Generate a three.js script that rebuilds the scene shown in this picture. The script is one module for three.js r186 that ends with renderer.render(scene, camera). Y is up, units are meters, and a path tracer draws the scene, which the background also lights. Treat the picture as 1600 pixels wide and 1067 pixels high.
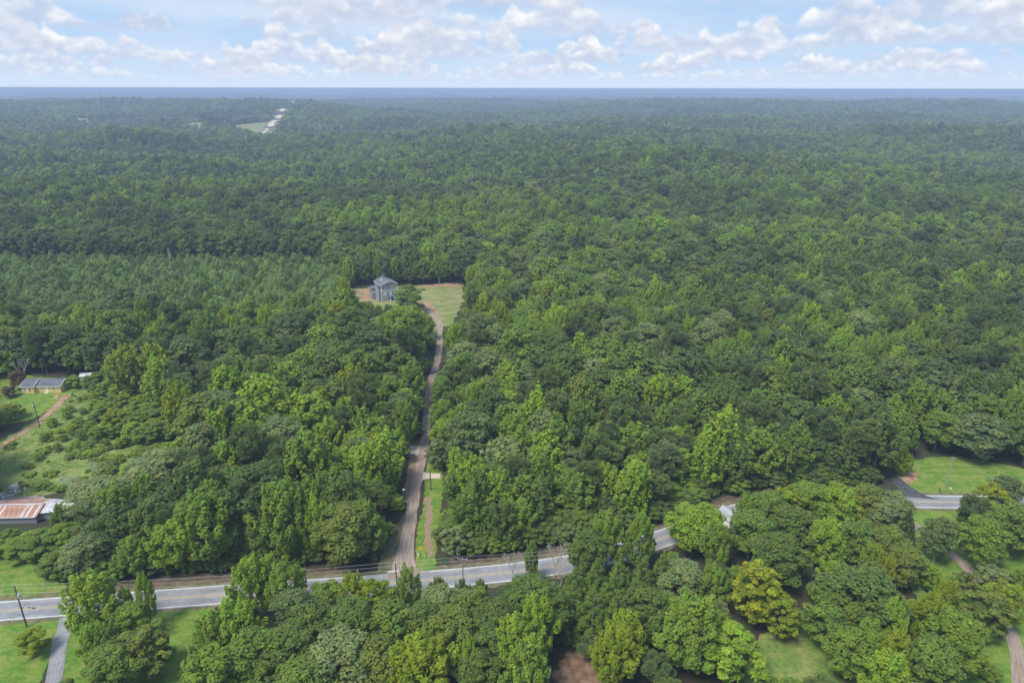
import * as THREE from 'three';
import { mergeGeometries } from 'three/addons/utils/BufferGeometryUtils.js';
import { createNoise2D, createNoise3D } from 'simplex-noise';

// ---------------------------------------------------------------- camera, sky, sun, exposure
const scene = new THREE.Scene();
const EYE = 120;                                     // the drone hovers 120 m above the road
const camera = new THREE.PerspectiveCamera(53.13, 1024 / 682, 1, 60000);
camera.position.set(0, EYE, 0);
camera.rotation.set(THREE.MathUtils.degToRad(-20.33), 0, THREE.MathUtils.degToRad(0.1), 'YXZ');
scene.add(camera);

const renderer = new THREE.WebGLRenderer({ antialias: true });
renderer.toneMapping = THREE.LinearToneMapping;
renderer.toneMappingExposure = 1.76;
renderer.shadowMap.enabled = true;

const rng = (seed) => () => { seed = (seed + 0x6d2b79f5) | 0; let t = Math.imul(seed ^ (seed >>> 15), 1 | seed); t = (t + Math.imul(t ^ (t >>> 7), 61 | t)) ^ t; return ((t ^ (t >>> 14)) >>> 0) / 4294967296; };
const n2 = createNoise2D(rng(11)), n3 = createNoise3D(rng(12));
const clamp = THREE.MathUtils.clamp, lerp = THREE.MathUtils.lerp, sstep = THREE.MathUtils.smoothstep;
const fbm2 = (x, y, o = 4) => { let s = 0, a = 0.5, f = 1; for (let i = 0; i < o; i++, a *= 0.5, f *= 2.03) s += a * n2(x * f + i * 7.1, y * f - i * 3.7); return s; };
const fbm3 = (x, y, z, o = 4) => { let s = 0, a = 0.5, f = 1; for (let i = 0; i < o; i++, a *= 0.5, f *= 2.07) s += a * n3(x * f + i * 5.1, y * f, z * f - i * 2.3); return s; };

// broken cumulus under a thin, bright summer sky: computed for every direction
function skyTexture() {
  const W = 4096, H = 2048, data = new Float32Array(W * H * 4), D = Math.PI / 180;
  const bands = [];
  for (let e = 24, k = 0; e > 0.35; e *= 0.79, k++) bands.push({ base: e, tall: 0.55 + e * 0.42, f: 26 / (0.55 + e * 0.34), k });
  const colour = (az, el, out) => {
    const y = Math.sin(el * D), c = Math.cos(el * D), x = Math.sin(az * D) * c, z = -Math.cos(az * D) * c;
    const t = Math.pow(clamp(el / 90, 0, 1), 0.38);
    let r = lerp(0.64, 0.10, t), g = lerp(0.79, 0.37, t), b = lerp(0.95, 0.8, t);
    const over = (a, R, G, B) => { r = lerp(r, R, a); g = lerp(g, G, a); b = lerp(b, B, a); };
    // high thin veil
    const k = 1 / (y + 0.10), veil = fbm3(x * k * 0.5 + 4, 2.2, z * k * 0.5, 4);
    over(clamp(veil * 0.9 + 0.26, 0, 0.7) * sstep(el, 0.2, 3), 0.72, 0.80, 0.93);
    // soft grey-lilac stratocumulus, then cumulus, far bands first
    for (let i = bands.length - 1; i >= 0; i--) {
      const { base, tall, f, k: q } = bands[i];
      if (el < base - tall * 0.5 || el > base + tall * 1.9) continue;
      const sx = Math.sin(az * D), sz = Math.cos(az * D), s = f * 0.5;
      const wob = n3(sx * s * 0.5, sz * s * 0.5, q * 3.3) * tall * 0.22, e = el - base - wob;
      const warp = fbm3(sx * s * 2.1, sz * s * 2.1, e / tall * 0.9 + q * 9.1, 4);
      const low = n3(sx * s * 0.42, sz * s * 0.42, q * 5.7 + 20), mid = fbm3(sx * s * 1.5, sz * s * 1.5, q * 4.9, 3);
      let h = (low * 0.62 + mid * 0.85 + 0.20) * tall * 1.35;
      if (h <= 0) continue;
      h = Math.min(h, tall * 1.5) + warp * tall * 0.42;
      const up = clamp((h - e) / (tall * 0.20), 0, 1), down = sstep(e + warp * tall * 0.15, -tall * 0.28, tall * 0.10);
      let a = up * up * (3 - 2 * up) * down; if (a <= 0) continue;
      const top = clamp(e / Math.max(h, 0.05) * 0.95 + warp * 0.9, 0, 1), puff = fbm3(sx * s * 4.3, sz * s * 4.3, e / tall * 2.1 + q * 2.1, 3);
      const lit = clamp(-0.02 + top * 0.92 + puff * 0.6, 0, 1);
      a *= sstep(el, 0.1, 1.6) * lerp(0.62, 0.97, lit);
      over(a, lerp(0.55, 0.95, lit), lerp(0.61, 0.95, lit), lerp(0.77, 0.96, lit));
    }
    const air = Math.exp(-el / 1.3) * 0.62;
    over(air, 0.70, 0.80, 0.95);
    out[0] = r; out[1] = g; out[2] = b;
  };
  const px = [0, 0, 0], K = 0.59, put = (row, col) => { const o = (row * W + col) * 4; data[o] = px[0] * K; data[o + 1] = px[1] * K; data[o + 2] = px[2] * K; data[o + 3] = 1; };
  const el = (row) => (row + 0.5) / H * 180 - 90, az = (col) => ((col + 0.5) / W - 0.25) * 360;
  const fineTo = Math.round((12 + 90) / 180 * H);
  for (let row = 0; row < H / 2; row++) for (let col = 0; col < W; col++) { px[0] = 0.16; px[1] = 0.2; px[2] = 0.2; put(row, col); }
  for (let row = H / 2; row < fineTo; row++) for (let col = 0; col < W; col++) { colour(az(col), el(row), px); put(row, col); }
  const S = 8, rows = Math.ceil((H - fineTo) / S) + 2, cols = W / S, grid = new Float32Array(rows * cols * 3);
  for (let i = 0; i < rows; i++) for (let j = 0; j < cols; j++) { colour(az(j * S), Math.min(89.9, el(fineTo + i * S)), px); grid.set(px, (i * cols + j) * 3); }
  for (let row = fineTo; row < H; row++) for (let col = 0; col < W; col++) {
    const v = (row - fineTo) / S, u = col / S, i = Math.floor(v), j = Math.floor(u), a = v - i, b = u - j, j1 = (j + 1) % cols;
    for (let c = 0; c < 3; c++) px[c] = lerp(lerp(grid[(i * cols + j) * 3 + c], grid[(i * cols + j1) * 3 + c], b), lerp(grid[((i + 1) * cols + j) * 3 + c], grid[((i + 1) * cols + j1) * 3 + c], b), a);
    put(row, col);
  }
  const t = new THREE.DataTexture(data, W, H, THREE.RGBAFormat, THREE.FloatType);
  t.mapping = THREE.EquirectangularReflectionMapping; t.magFilter = THREE.LinearFilter; t.needsUpdate = true;
  return t;
}
scene.background = skyTexture();
scene.environment = scene.background;

const sun = new THREE.DirectionalLight(new THREE.Color(1.0, 0.955, 0.86), 2.4);   // high sun through thin cloud, from the left and a little behind the camera
sun.position.set(-520, 1150, 260); sun.target.position.set(0, 0, -250);
sun.castShadow = true; sun.shadow.radius = 40; sun.shadow.mapSize.set(4096, 4096);
Object.assign(sun.shadow.camera, { left: -700, right: 700, top: 700, bottom: -700, near: 10, far: 3000 });
scene.add(sun, sun.target);

scene.fog = new THREE.FogExp2(new THREE.Color(0.60, 0.74, 1.0), 0.00021);         // summer haze

// ---------------------------------------------------------------- helpers
const taken = new Map();
const numbered = (n) => { const k = taken.get(n) ?? 0; taken.set(n, k + 1); return k ? n + '_' + String(k).padStart(3, '0') : n; };
const shade = (o) => { o.castShadow = true; o.receiveShadow = true; return o; };
function tag(o, label, category, group) { o.userData.label = label; o.userData.category = category; if (group) o.userData.group = group; return o; }
function thing(name, label, category, x = 0, z = 0, turn = 0, group) {
  const o = new THREE.Group(); o.name = numbered(name); o.position.set(x, 0, z); o.rotation.y = turn; scene.add(o);
  return tag(o, label, category, group);
}
function part(name, geo, mat, parent, x = 0, y = 0, z = 0) { const m = shade(new THREE.Mesh(geo, mat)); m.name = name; m.position.set(x, y, z); parent.add(m); return m; }
function struct(name, geo, mat, label) { const m = shade(new THREE.Mesh(geo, mat)); m.name = numbered(name); m.userData.kind = 'structure'; if (label) tag(m, label, 'ground'); scene.add(m); return m; }
const box = (w, h, d, x = 0, y = 0, z = 0) => new THREE.BoxGeometry(w, h, d).translate(x, y, z);
const rgb = (r, g, b) => new THREE.Color().setRGB(r, g, b);

// tileable-looking grain: colour texture in metres, mirrored so that no seam shows
function grainTexture(size, metres, f) {
  const d = new Uint8Array(size * size * 4), c = [0, 0, 0];
  for (let j = 0; j < size; j++) for (let i = 0; i < size; i++) {
    f(i / size * metres, j / size * metres, c);
    const o = (j * size + i) * 4;
    for (let k = 0; k < 3; k++) { const v = clamp(c[k], 0, 1); d[o + k] = Math.round(255 * (v <= 0.0031308 ? v * 12.92 : 1.055 * Math.pow(v, 1 / 2.4) - 0.055)); }
    d[o + 3] = 255;
  }
  const t = new THREE.DataTexture(d, size, size); t.colorSpace = THREE.SRGBColorSpace; t.magFilter = THREE.LinearFilter; t.wrapS = t.wrapT = THREE.MirroredRepeatWrapping; t.repeat.set(1 / metres, 1 / metres); t.needsUpdate = true;
  return t;
}
const ground = (metres, f, size = 512, rough = 1) => new THREE.MeshStandardMaterial({ map: grainTexture(size, metres, f), roughness: rough });
const mixc = (c, a, b, t) => { t = clamp(t, 0, 1); for (let k = 0; k < 3; k++) c[k] = lerp(a[k], b[k], t); };
const scale3 = (c, s) => { c[0] *= s; c[1] *= s; c[2] *= s; };
const M = {
  floor: ground(60, (x, y, c) => { mixc(c, [0.05, 0.038, 0.022], [0.04, 0.055, 0.018], 0.5 + fbm2(x / 9, y / 9) * 1.3); scale3(c, 1 + n2(x * 2, y * 2) * 0.3); }),
  lawn: ground(50, (x, y, c) => { mixc(c, [0.095, 0.195, 0.016], [0.175, 0.24, 0.032], 0.5 + fbm2(x / 8, y / 5) * 1.4 + 0.22 * Math.sin(y * 2.4 + n2(x / 9, y / 9) * 2)); scale3(c, 1 + n2(x * 2.2, y * 3) * 0.16 + fbm2(x / 1.7, y / 1.2) * 0.3); const dry = sstep(fbm2(x / 6 + 50, y / 6 - 20), 0.2, 0.42) * 0.6; c[0] = lerp(c[0], 0.25, dry); c[1] = lerp(c[1], 0.24, dry); c[2] = lerp(c[2], 0.07, dry); }),
  meadow: ground(60, (x, y, c) => { mixc(c, [0.13, 0.205, 0.038], [0.22, 0.25, 0.065], 0.42 + fbm2(x / 12, y / 9) * 1.5); scale3(c, 1 + n2(x * 1.7, y * 2) * 0.2 + fbm2(x / 2, y / 1.4) * 0.35); }),
  dryfield: ground(60, (x, y, c) => { mixc(c, [0.15, 0.20, 0.05], [0.29, 0.25, 0.10], 0.5 + fbm2(x / 14, y / 9) * 1.2); scale3(c, 1 + n2(x, y) * 0.12); }),
  redDirt: ground(30, (x, y, c) => { mixc(c, [0.30, 0.155, 0.085], [0.40, 0.27, 0.17], 0.5 + fbm2(x / 4, y / 4) * 1.4); scale3(c, 1 + n2(x * 3, y * 3) * 0.2); }),
  straw: ground(20, (x, y, c) => { mixc(c, [0.22, 0.135, 0.08], [0.36, 0.26, 0.165], 0.5 + n2(x * 1.2 + y * 2.5, y * 0.5 - x * 0.4) * 0.5); scale3(c, 1 + n2(x * 3, y * 3) * 0.3); }),
  leafLitter: ground(30, (x, y, c) => { mixc(c, [0.085, 0.06, 0.04], [0.15, 0.10, 0.07], 0.5 + fbm2(x / 3, y / 2) * 1.3); scale3(c, 1 + n2(x * 3, y * 3) * 0.25); }),
  leafSoil: ground(30, (x, y, c) => { mixc(c, [0.15, 0.085, 0.05], [0.25, 0.16, 0.10], 0.5 + fbm2(x / 3, y / 3) * 1.3); scale3(c, 1 + n2(x * 3, y * 3) * 0.25); }),
  verge: ground(30, (x, y, c) => { mixc(c, [0.11, 0.12, 0.045], [0.20, 0.155, 0.09], 0.5 + fbm2(x / 3, y / 4) * 1.6); scale3(c, 1 + n2(x * 3, y * 3) * 0.25); }),
  asphalt: ground(40, (x, y, c) => { mixc(c, [0.27, 0.27, 0.285], [0.34, 0.335, 0.34], 0.5 + fbm2(x / 18, y / 0.8) * 1.0 + fbm2(x / 5, y / 4) * 0.5); scale3(c, 1 + n2(x * 5, y * 5) * 0.09 - 0.42 * Math.max(0, 1 - Math.abs(n2(x / 5, y / 4)) * 20) - 0.10 * Math.exp(-(((Math.abs(y) - 1.6) / 0.9) ** 2)) - 0.12 * sstep(fbm2(x / 14 + 30, y / 6), 0.12, 0.2)); }, 1024, 0.9),
  blacktop: ground(20, (x, y, c) => { mixc(c, [0.06, 0.06, 0.07], [0.085, 0.083, 0.09], 0.5 + fbm2(x / 3, y / 3) * 1.4); scale3(c, 1 + n2(x * 4, y * 4) * 0.15); }, 512, 0.85),
  gravel: ground(24, (x, y, c) => { mixc(c, [0.26, 0.19, 0.15], [0.37, 0.285, 0.23], 0.5 + fbm2(x / 9, y / 0.9) * 1.2 + n2(x / 2, y * 1.3) * 0.15); scale3(c, 1 + n2(x * 6, y * 6) * 0.16); }),
  concrete: ground(10, (x, y, c) => { mixc(c, [0.55, 0.46, 0.36], [0.64, 0.56, 0.46], 0.5 + fbm2(x, y) * 1.2); }, 256),
  bark: new THREE.MeshStandardMaterial({ color: rgb(0.15, 0.125, 0.10), roughness: 1 }),
  paleBark: new THREE.MeshStandardMaterial({ color: rgb(0.36, 0.33, 0.29), roughness: 1 }),
  deadWood: new THREE.MeshStandardMaterial({ color: rgb(0.44, 0.41, 0.37), roughness: 1 }),
  brownTwig: new THREE.MeshStandardMaterial({ color: rgb(0.24, 0.17, 0.13), roughness: 1 }),
  poleWood: new THREE.MeshStandardMaterial({ color: rgb(0.10, 0.085, 0.075), roughness: 1 }),
  greyWood: new THREE.MeshStandardMaterial({ color: rgb(0.30, 0.29, 0.26), roughness: 1 }),
  steel: new THREE.MeshStandardMaterial({ color: rgb(0.62, 0.64, 0.65), roughness: 0.5, metalness: 0.3 }),
  wire: new THREE.MeshStandardMaterial({ color: rgb(0.48, 0.48, 0.47), roughness: 0.6, metalness: 0.4 }),
  whitePaint: new THREE.MeshStandardMaterial({ color: rgb(0.8, 0.8, 0.78), roughness: 0.7 }),
  roadWhite: new THREE.MeshStandardMaterial({ color: rgb(0.68, 0.67, 0.64), roughness: 0.85 }),
  roadYellow: new THREE.MeshStandardMaterial({ color: rgb(0.50, 0.36, 0.15), roughness: 0.85 }),
  signYellow: new THREE.MeshStandardMaterial({ color: rgb(0.85, 0.50, 0.02), roughness: 0.5 }),
  black: new THREE.MeshStandardMaterial({ color: rgb(0.02, 0.02, 0.022), roughness: 0.8 }),
  greySiding: new THREE.MeshStandardMaterial({ color: rgb(0.27, 0.265, 0.31), roughness: 0.8 }),
  shingle: new THREE.MeshStandardMaterial({ map: grainTexture(256, 8, (x, y, c) => { mixc(c, [0.10, 0.105, 0.125], [0.15, 0.155, 0.18], 0.5 + n2(x * 5, y * 7) * 0.4 + fbm2(x, y) * 0.6); }), roughness: 0.95 }),
  yellowWall: new THREE.MeshStandardMaterial({ color: rgb(0.72, 0.55, 0.20), roughness: 0.8 }),
  whiteTrim: new THREE.MeshStandardMaterial({ color: rgb(0.78, 0.78, 0.76), roughness: 0.6 }),
  glass: new THREE.MeshStandardMaterial({ color: rgb(0.10, 0.12, 0.15), roughness: 0.12 }),
  blind: new THREE.MeshStandardMaterial({ color: rgb(0.66, 0.70, 0.76), roughness: 0.25 }),
  boards: new THREE.MeshStandardMaterial({ map: grainTexture(256, 10, (x, y, c) => { mixc(c, [0.22, 0.23, 0.25], [0.38, 0.40, 0.43], 0.5 + n2(x * 4, y * 0.3) * 0.6); }), roughness: 1 }),
  rust: [0.25, 0.5, 0.8, 1.05].map((k, i) => new THREE.MeshStandardMaterial({ map: grainTexture(128, 6, (x, y, c) => { mixc(c, [0.62, 0.58, 0.56], [0.33, 0.12, 0.06], k * 0.8 + n2(x * 1.1 + i * 9, y * 0.9) * 0.45 + n2(x * 4, y * 3 + i) * 0.2); }), roughness: 0.8 })),
  tin: new THREE.MeshStandardMaterial({ map: grainTexture(256, 8, (x, y, c) => { mixc(c, [0.66, 0.66, 0.70], [0.36, 0.36, 0.40], 0.5 + n2(x * 0.9, y * 1.2) * 0.7); }), roughness: 0.6 }),
  tinGrey: new THREE.MeshStandardMaterial({ map: grainTexture(128, 6, (x, y, c) => { mixc(c, [0.30, 0.31, 0.33], [0.42, 0.43, 0.45], 0.5 + n2(x * 1.4, y * 0.8) * 0.7); }), roughness: 0.7 }),
  rubble: [0.30, 0.42, 0.52].map((v) => new THREE.MeshStandardMaterial({ color: rgb(v, v * 0.9, v * 0.8), roughness: 1 })),
};

// flat sheet with a ragged outline; uv in metres
function patch(points, y, ragged = 0.8, freq = 0.35) {
  const out = [];
  for (let i = 0; i < points.length; i++) {
    const [ax, az] = points[i], [bx, bz] = points[(i + 1) % points.length], L = Math.hypot(bx - ax, bz - az), n = Math.max(1, Math.round(L / 1.2));
    for (let k = 0; k < n; k++) { const x = lerp(ax, bx, k / n), z = lerp(az, bz, k / n); out.push(new THREE.Vector2(x + n2(x * freq, z * freq) * ragged, -(z + n2(x * freq + 40, z * freq) * ragged))); }
  }
  const g = new THREE.ShapeGeometry(new THREE.Shape(out)); g.rotateX(-Math.PI / 2).translate(0, y, 0);
  return worldUV(g);
}
function worldUV(g) { const p = g.attributes.position, u = new Float32Array(p.count * 2); for (let i = 0; i < p.count; i++) { u[2 * i] = p.getX(i); u[2 * i + 1] = p.getZ(i); } g.setAttribute('uv', new THREE.BufferAttribute(u, 2)); return g; }
// band along a plan curve, from offset a to offset b (metres right of the line; numbers or functions of the share s)
function curveOf(points) { return new THREE.CatmullRomCurve3(points.map(([x, z]) => new THREE.Vector3(x, 0, z)), false, 'centripetal'); }
function band(curve, a, b, y, n = 160, s0 = 0, s1 = 1, height) {
  const pos = [], uv = [], idx = [], num = (v, s) => (typeof v === 'function' ? v(s) : v), L = curve.getLength();
  for (let i = 0; i <= n; i++) {
    const s = lerp(s0, s1, i / n), p = curve.getPointAt(s), t = curve.getTangentAt(s), nx = -t.z, nz = t.x;
    for (const o of [num(a, s), num(b, s)]) { const x = p.x + nx * o, z = p.z + nz * o; pos.push(x, y + (height ? height(x, z) : 0), z); uv.push(s * L, o); }
    if (i < n) { const k = 2 * i; idx.push(k, k + 1, k + 2, k + 1, k + 3, k + 2); }
  }
  const g = new THREE.BufferGeometry(); g.setAttribute('position', new THREE.Float32BufferAttribute(pos, 3)); g.setAttribute('uv', new THREE.Float32BufferAttribute(uv, 2)); g.setIndex(idx); g.computeVertexNormals();
  if (g.attributes.normal.getY(0) < 0) { for (let i = 0; i < idx.length; i += 3) { const k = idx[i]; idx[i] = idx[i + 1]; idx[i + 1] = k; } g.setIndex(idx); g.computeVertexNormals(); }
  return g;
}
const inside = (poly, x, z) => { let c = false; for (let i = 0, j = poly.length - 1; i < poly.length; j = i++) { const [ax, az] = poly[i], [bx, bz] = poly[j]; if ((az > z) !== (bz > z) && x < (bx - ax) * (z - az) / (bz - az) + ax) c = !c; } return c; };
function tube(points, r, sides = 5, seg) { return new THREE.TubeGeometry(new THREE.CatmullRomCurve3(points.map((p) => new THREE.Vector3(...p))), seg ?? points.length * 4, r, sides); }
// a tapered round bar from a to b
function bar(a, b, r0, r1, sides = 6) {
  const A = new THREE.Vector3(...a), B = new THREE.Vector3(...b), L = A.distanceTo(B), g = new THREE.CylinderGeometry(r1, r0, L, sides, 1).translate(0, L / 2, 0);
  g.applyQuaternion(new THREE.Quaternion().setFromUnitVectors(new THREE.Vector3(0, 1, 0), B.clone().sub(A).normalize())).translate(A.x, A.y, A.z);
  return g;
}

// ---------------------------------------------------------------- terrain
const bump = (v, c, w) => Math.exp(-(((v - c) / w) ** 2));
function heightAt(x, z) {
  const r = Math.hypot(x, z); if (r < 480) return 0;
  let h = fbm2(x / 1300 + 3.3, z / 620 + 1.2, 3) * 44 * sstep(r, 490, 1300) + n2(x / 420, z / 300) * 5 * sstep(r, 520, 900);
  h += 44 * bump(z, -3350, 620) * (1 - sstep(x, -1500, -150)) + 40 * bump(z, -3900, 650) * sstep(x, 150, 900) * (1 - 0.55 * sstep(x, 2100, 3200)) + 20 * bump(z, -5200, 700) * bump(x, -300, 1500);
  h += n2(x / 4200 + 9, z / 2300) * 42 * sstep(r, 4500, 9000) + n2(x / 2000, z / 1000 + 5) * 18 * sstep(r, 4500, 9000);
  h *= 1 - 0.5 * sstep(r, 14000, 30000);
  return h > 40 ? 40 + 20 * (1 - Math.exp(-(h - 40) / 20)) : Math.max(-14, h);
}
{
  // one sheet to the horizon: polar grid, dense close by
  const pos = [], idx = [], NA = 320, radii = [0]; for (let r = 30; r < 38000; r *= 1.055) radii.push(r); radii.push(38000);
  radii.forEach((r) => { for (let i = 0; i <= NA; i++) { const a = i / NA * Math.PI * 2, x = Math.sin(a) * r, z = -Math.cos(a) * r; pos.push(x, heightAt(x, z) - 0.05, z); } });
  for (let j = 0; j < radii.length - 1; j++) for (let i = 0; i < NA; i++) { const k = j * (NA + 1) + i; idx.push(k, k + 1, k + NA + 1, k + 1, k + NA + 2, k + NA + 1); }
  const g = new THREE.BufferGeometry(); g.setAttribute('position', new THREE.Float32BufferAttribute(pos, 3)); g.setIndex(idx); g.computeVertexNormals(); worldUV(g);
  struct('ground', g, M.floor);
}

// open ground, outlined in metres (x to the right, z away from the drone is negative)
const A = {
  houseField: [[-105.3, -418.1], [-89.8, -424.0], [-66.5, -428.6], [-42.0, -433.2], [-32.2, -431.7], [-29.3, -394.4], [-32.0, -369.4], [-32.5, -349.3], [-37.0, -345.1], [-41.2, -321.6], [-48.6, -336.9], [-57.1, -351.4], [-72.7, -369.4], [-88.6, -386.6], [-97.4, -402.4]],
  yellowLawn: [[-243.6, -277.8], [-214.8, -279.3], [-190.9, -275.0], [-184.6, -268.1], [-182.9, -252.8], [-184.1, -245.7], [-184.5, -240.0], [-186.4, -234.6], [-193.2, -230.4], [-199.4, -219.4]],
  scrub: [[-195.9, -214.7], [-185.5, -219.4], [-182.7, -237.3], [-182.9, -252.8], [-182.9, -270.8], [-166.1, -262.9], [-144.0, -248.0], [-125.3, -232.5], [-116.0, -219.4], [-121.7, -212.9], [-129.6, -207.5], [-131.8, -197.5], [-138.2, -186.7], [-159.5, -182.4], [-170.1, -180.7]],
  leftLawn: [[-150.8, -155.1], [-135.4, -155.6], [-129.8, -155.1], [-123.2, -145.4], [-116.2, -144.4], [-112.2, -139.0], [-118.4, -137.6], [-136.2, -135.8]],
  nearLeftLawn: [[-131.2, -129.1], [-122.8, -130.2], [-109.9, -131.7], [-107.7, -130.2], [-106.4, -127.5], [-104.5, -120.7], [-101.1, -111.0], [-117.5, -111.0]],
  strip: [[-88.7, -133.2], [-77.8, -134.5], [-76.5, -129.5], [-74.0, -122.6], [-67.9, -110.1], [-76.1, -110.1], [-80.5, -120.7], [-83.1, -127.5]],
  backLawn: [[46.6, -106.9], [53.0, -120.7], [60.4, -127.5], [69.6, -131.7], [77.7, -130.6], [80.7, -122.6], [75.8, -106.9]],
  rightLawn: [[122.0, -176.6], [139.1, -176.6], [159.3, -176.6], [151.7, -166.0], [133.2, -166.0], [128.0, -160.1], [125.9, -151.8], [126.8, -145.4], [127.7, -137.1], [132.4, -132.7], [115.5, -110.1], [104.6, -110.1], [114.3, -124.5], [115.2, -132.7], [109.7, -141.8], [110.4, -151.8], [116.7, -163.0]],
  farRightLawn: [[126.1, -196.7], [135.9, -205.8], [144.9, -208.4], [156.1, -209.3], [166.6, -205.0], [181.7, -195.9], [173.6, -185.3], [121.1, -185.3], [124.3, -188.2]],
  laneGrass: [[-27.0, -178.3], [-28.0, -189.7], [-28.8, -203.7], [-27.9, -212.0], [-24.1, -209.3], [-22.0, -187.8], [-21.7, -175.6], [-21.4, -161.6], [-20.5, -153.2], [-19.9, -148.7], [-23.7, -147.9], [-25.9, -151.8], [-27.0, -160.1], [-27.4, -170.7]],
  laneDirt: [[-32.1, -175.6], [-34.6, -189.7], [-35.7, -208.0], [-37.2, -218.5], [-33.1, -220.4], [-32.1, -205.8], [-31.3, -189.7], [-30.7, -175.6], [-31.0, -157.3], [-31.5, -149.5], [-35.9, -148.2], [-35.8, -157.3], [-34.3, -167.6]],
  barnYard: [[-173.6, -185.3], [-157.0, -184.6], [-146.2, -183.5], [-142.7, -181.7], [-146.2, -180.3], [-168.8, -178.9]],
};
struct('field', patch(A.houseField, 0.02, 1.6, 0.12), M.dryfield, 'mown yellow-green field around the grey house');
struct('lawn', patch(A.yellowLawn, 0.02, 1.2, 0.2), M.lawn, 'mown lawn before the yellow house');
struct('scrub_ground', patch(A.scrub, 0.012, 1.5, 0.2), M.meadow, 'rough overgrown meadow between the yellow house and the rusty barn');
struct('lawn', patch(A.leftLawn, 0.02, 0.6), M.lawn, 'bright lawn across the road at the left edge');
struct('lawn', patch(A.nearLeftLawn, 0.02, 0.3), M.lawn, 'bright lawn beside the utility pole on the near side of the road');
struct('lawn', patch([[-96.8, -108.5], [-108.7, -132.3], [-99.9, -133.2], [-74.6, -136.2], [-67.6, -124.5], [-61.8, -108.5]], 0.012, 0.6), M.lawn, 'shaded grass under the trees at the lower left');
struct('lawn', patch([[116.0, -175.6], [125.6, -178.9], [172.8, -178.9], [118.3, -108.5], [84.7, -108.5], [101.2, -132.7], [103.5, -151.8]], 0.012, 0.6), M.lawn, 'shaded grass under the trees at the lower right');
struct('lawn', patch(A.strip, 0.02, 0.8), M.lawn, 'narrow grass strip running down from the road');
struct('lawn', patch(A.backLawn, 0.02, 0.9), M.meadow, 'brownish lawn among the foreground trees');
struct('lawn', patch(A.rightLawn, 0.02, 0.5), M.lawn, 'bright lawn below the road at the right edge');
struct('lawn', patch(A.farRightLawn, 0.02, 0.8), M.lawn, 'sloping lawn beyond the road at the right edge');
struct('verge', patch(A.laneGrass, 0.03, 0.5), M.lawn, 'grass verge right of the gravel driveway');
struct('verge', patch(A.laneDirt, 0.016, 0.5), M.verge, 'worn verge left of the gravel driveway');
struct('yard', patch(A.barnYard, 0.03, 0.9), M.gravel, 'bare sandy yard behind the rusty barn');
struct('dirt_patch', patch([[-32.6, -178.9], [-34.4, -191.6], [-35.5, -209.3], [-36.2, -214.7], [-33.3, -214.7], [-32.3, -203.7], [-31.7, -189.7], [-31.4, -178.9]], 0.04, 0.4), M.straw, 'straw-covered red earth left of the driveway');
struct('dirt_patch', patch([[-27.8, -183.1], [-25.3, -183.8], [-24.0, -175.6], [-23.5, -166.0], [-21.4, -155.1], [-22.5, -154.0], [-24.4, -160.1], [-25.7, -170.7], [-25.7, -177.2]], 0.044, 0.6), M.straw, 'strip of bare red earth right of the driveway');
struct('dirt_patch', patch([[-103.3, -416.6], [-88.8, -421.0], [-86.3, -408.0], [-94.9, -409.4]], 0.05, 1.4, 0.2), M.redDirt, 'bare red earth left of the grey house');
struct('dirt_patch', patch([[-94.8, -405.2], [-87.1, -403.8], [-83.7, -386.6], [-90.2, -394.4]], 0.05, 1.0, 0.2), M.redDirt, 'pale trampled earth beside the grey house');
struct('dirt_patch', patch([[-60.3, -428.6], [-41.9, -432.5], [-32.6, -431.7], [-32.3, -427.0], [-45.4, -425.5], [-57.7, -424.6]], 0.05, 1.0, 0.2), M.redDirt, 'strip of red earth along the far edge of the field');
struct('dirt_patch', patch([[-55.1, -379.1], [-54.3, -390.4], [-50.1, -394.4], [-46.7, -384.0], [-42.4, -371.8], [-41.7, -364.8], [-47.1, -374.2], [-52.0, -377.8]], 0.05, 1.0, 0.25), M.redDirt, 'pink bare earth inside the driveway bend');
struct('dirt_patch', patch([[-42.8, -327.2], [-39.9, -331.0], [-38.6, -321.6], [-41.4, -320.6]], 0.05, 0.7, 0.3), M.redDirt, 'small bare patch left of the upper driveway');
struct('dirt_patch', patch([[126.5, -194.3], [130.6, -198.3], [137.2, -199.5], [134.3, -195.9], [130.9, -192.8], [127.4, -190.8]], 0.05, 0.8, 0.3), M.redDirt, 'bare red earth beside the blacktop drive');
struct('dirt_patch', patch([[8.2, -106.9], [9.5, -115.2], [12.2, -120.3], [19.0, -121.6], [23.4, -117.0], [23.3, -106.9]], 0.03, 1.2), M.leafSoil, 'bare brown earth under the foreground trees');

// ---------------------------------------------------------------- main road, driveway, tracks
const roadLine = curveOf([[-184.4, -127.5], [-153.7, -130.4], [-125.1, -133.5], [-89.6, -137.6], [-57.1, -141.2], [-26.6, -144.4], [8.5, -149.9], [28.2, -155.9], [45.8, -164.2], [63.2, -173.6], [81.0, -180.3], [99.7, -182.4], [119.3, -181.7], [142.8, -181.2], [178.5, -181.2], [228.2, -181.4]]);
const LANE = 3.15;
const roadAt = (x) => { let a = 0, b = 1; for (let i = 0; i < 40; i++) { const m = (a + b) / 2; if (roadLine.getPointAt(m).x < x) a = m; else b = m; } return a; };
struct('road_shoulder', band(roadLine, (s) => -5.3 + n2(s * 120, 17) * 0.7, (s) => 4.8 + n2(s * 120, 22) * 0.6, 0.028, 420), M.verge);
struct('leaf_litter', band(roadLine, (s) => -7.6 + n2(s * 40, 3) * 1.4, -4.6, 0.022, 260, roadAt(-112), roadAt(-40)), M.leafLitter, 'brown leaf litter between the road and the woods');
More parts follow.
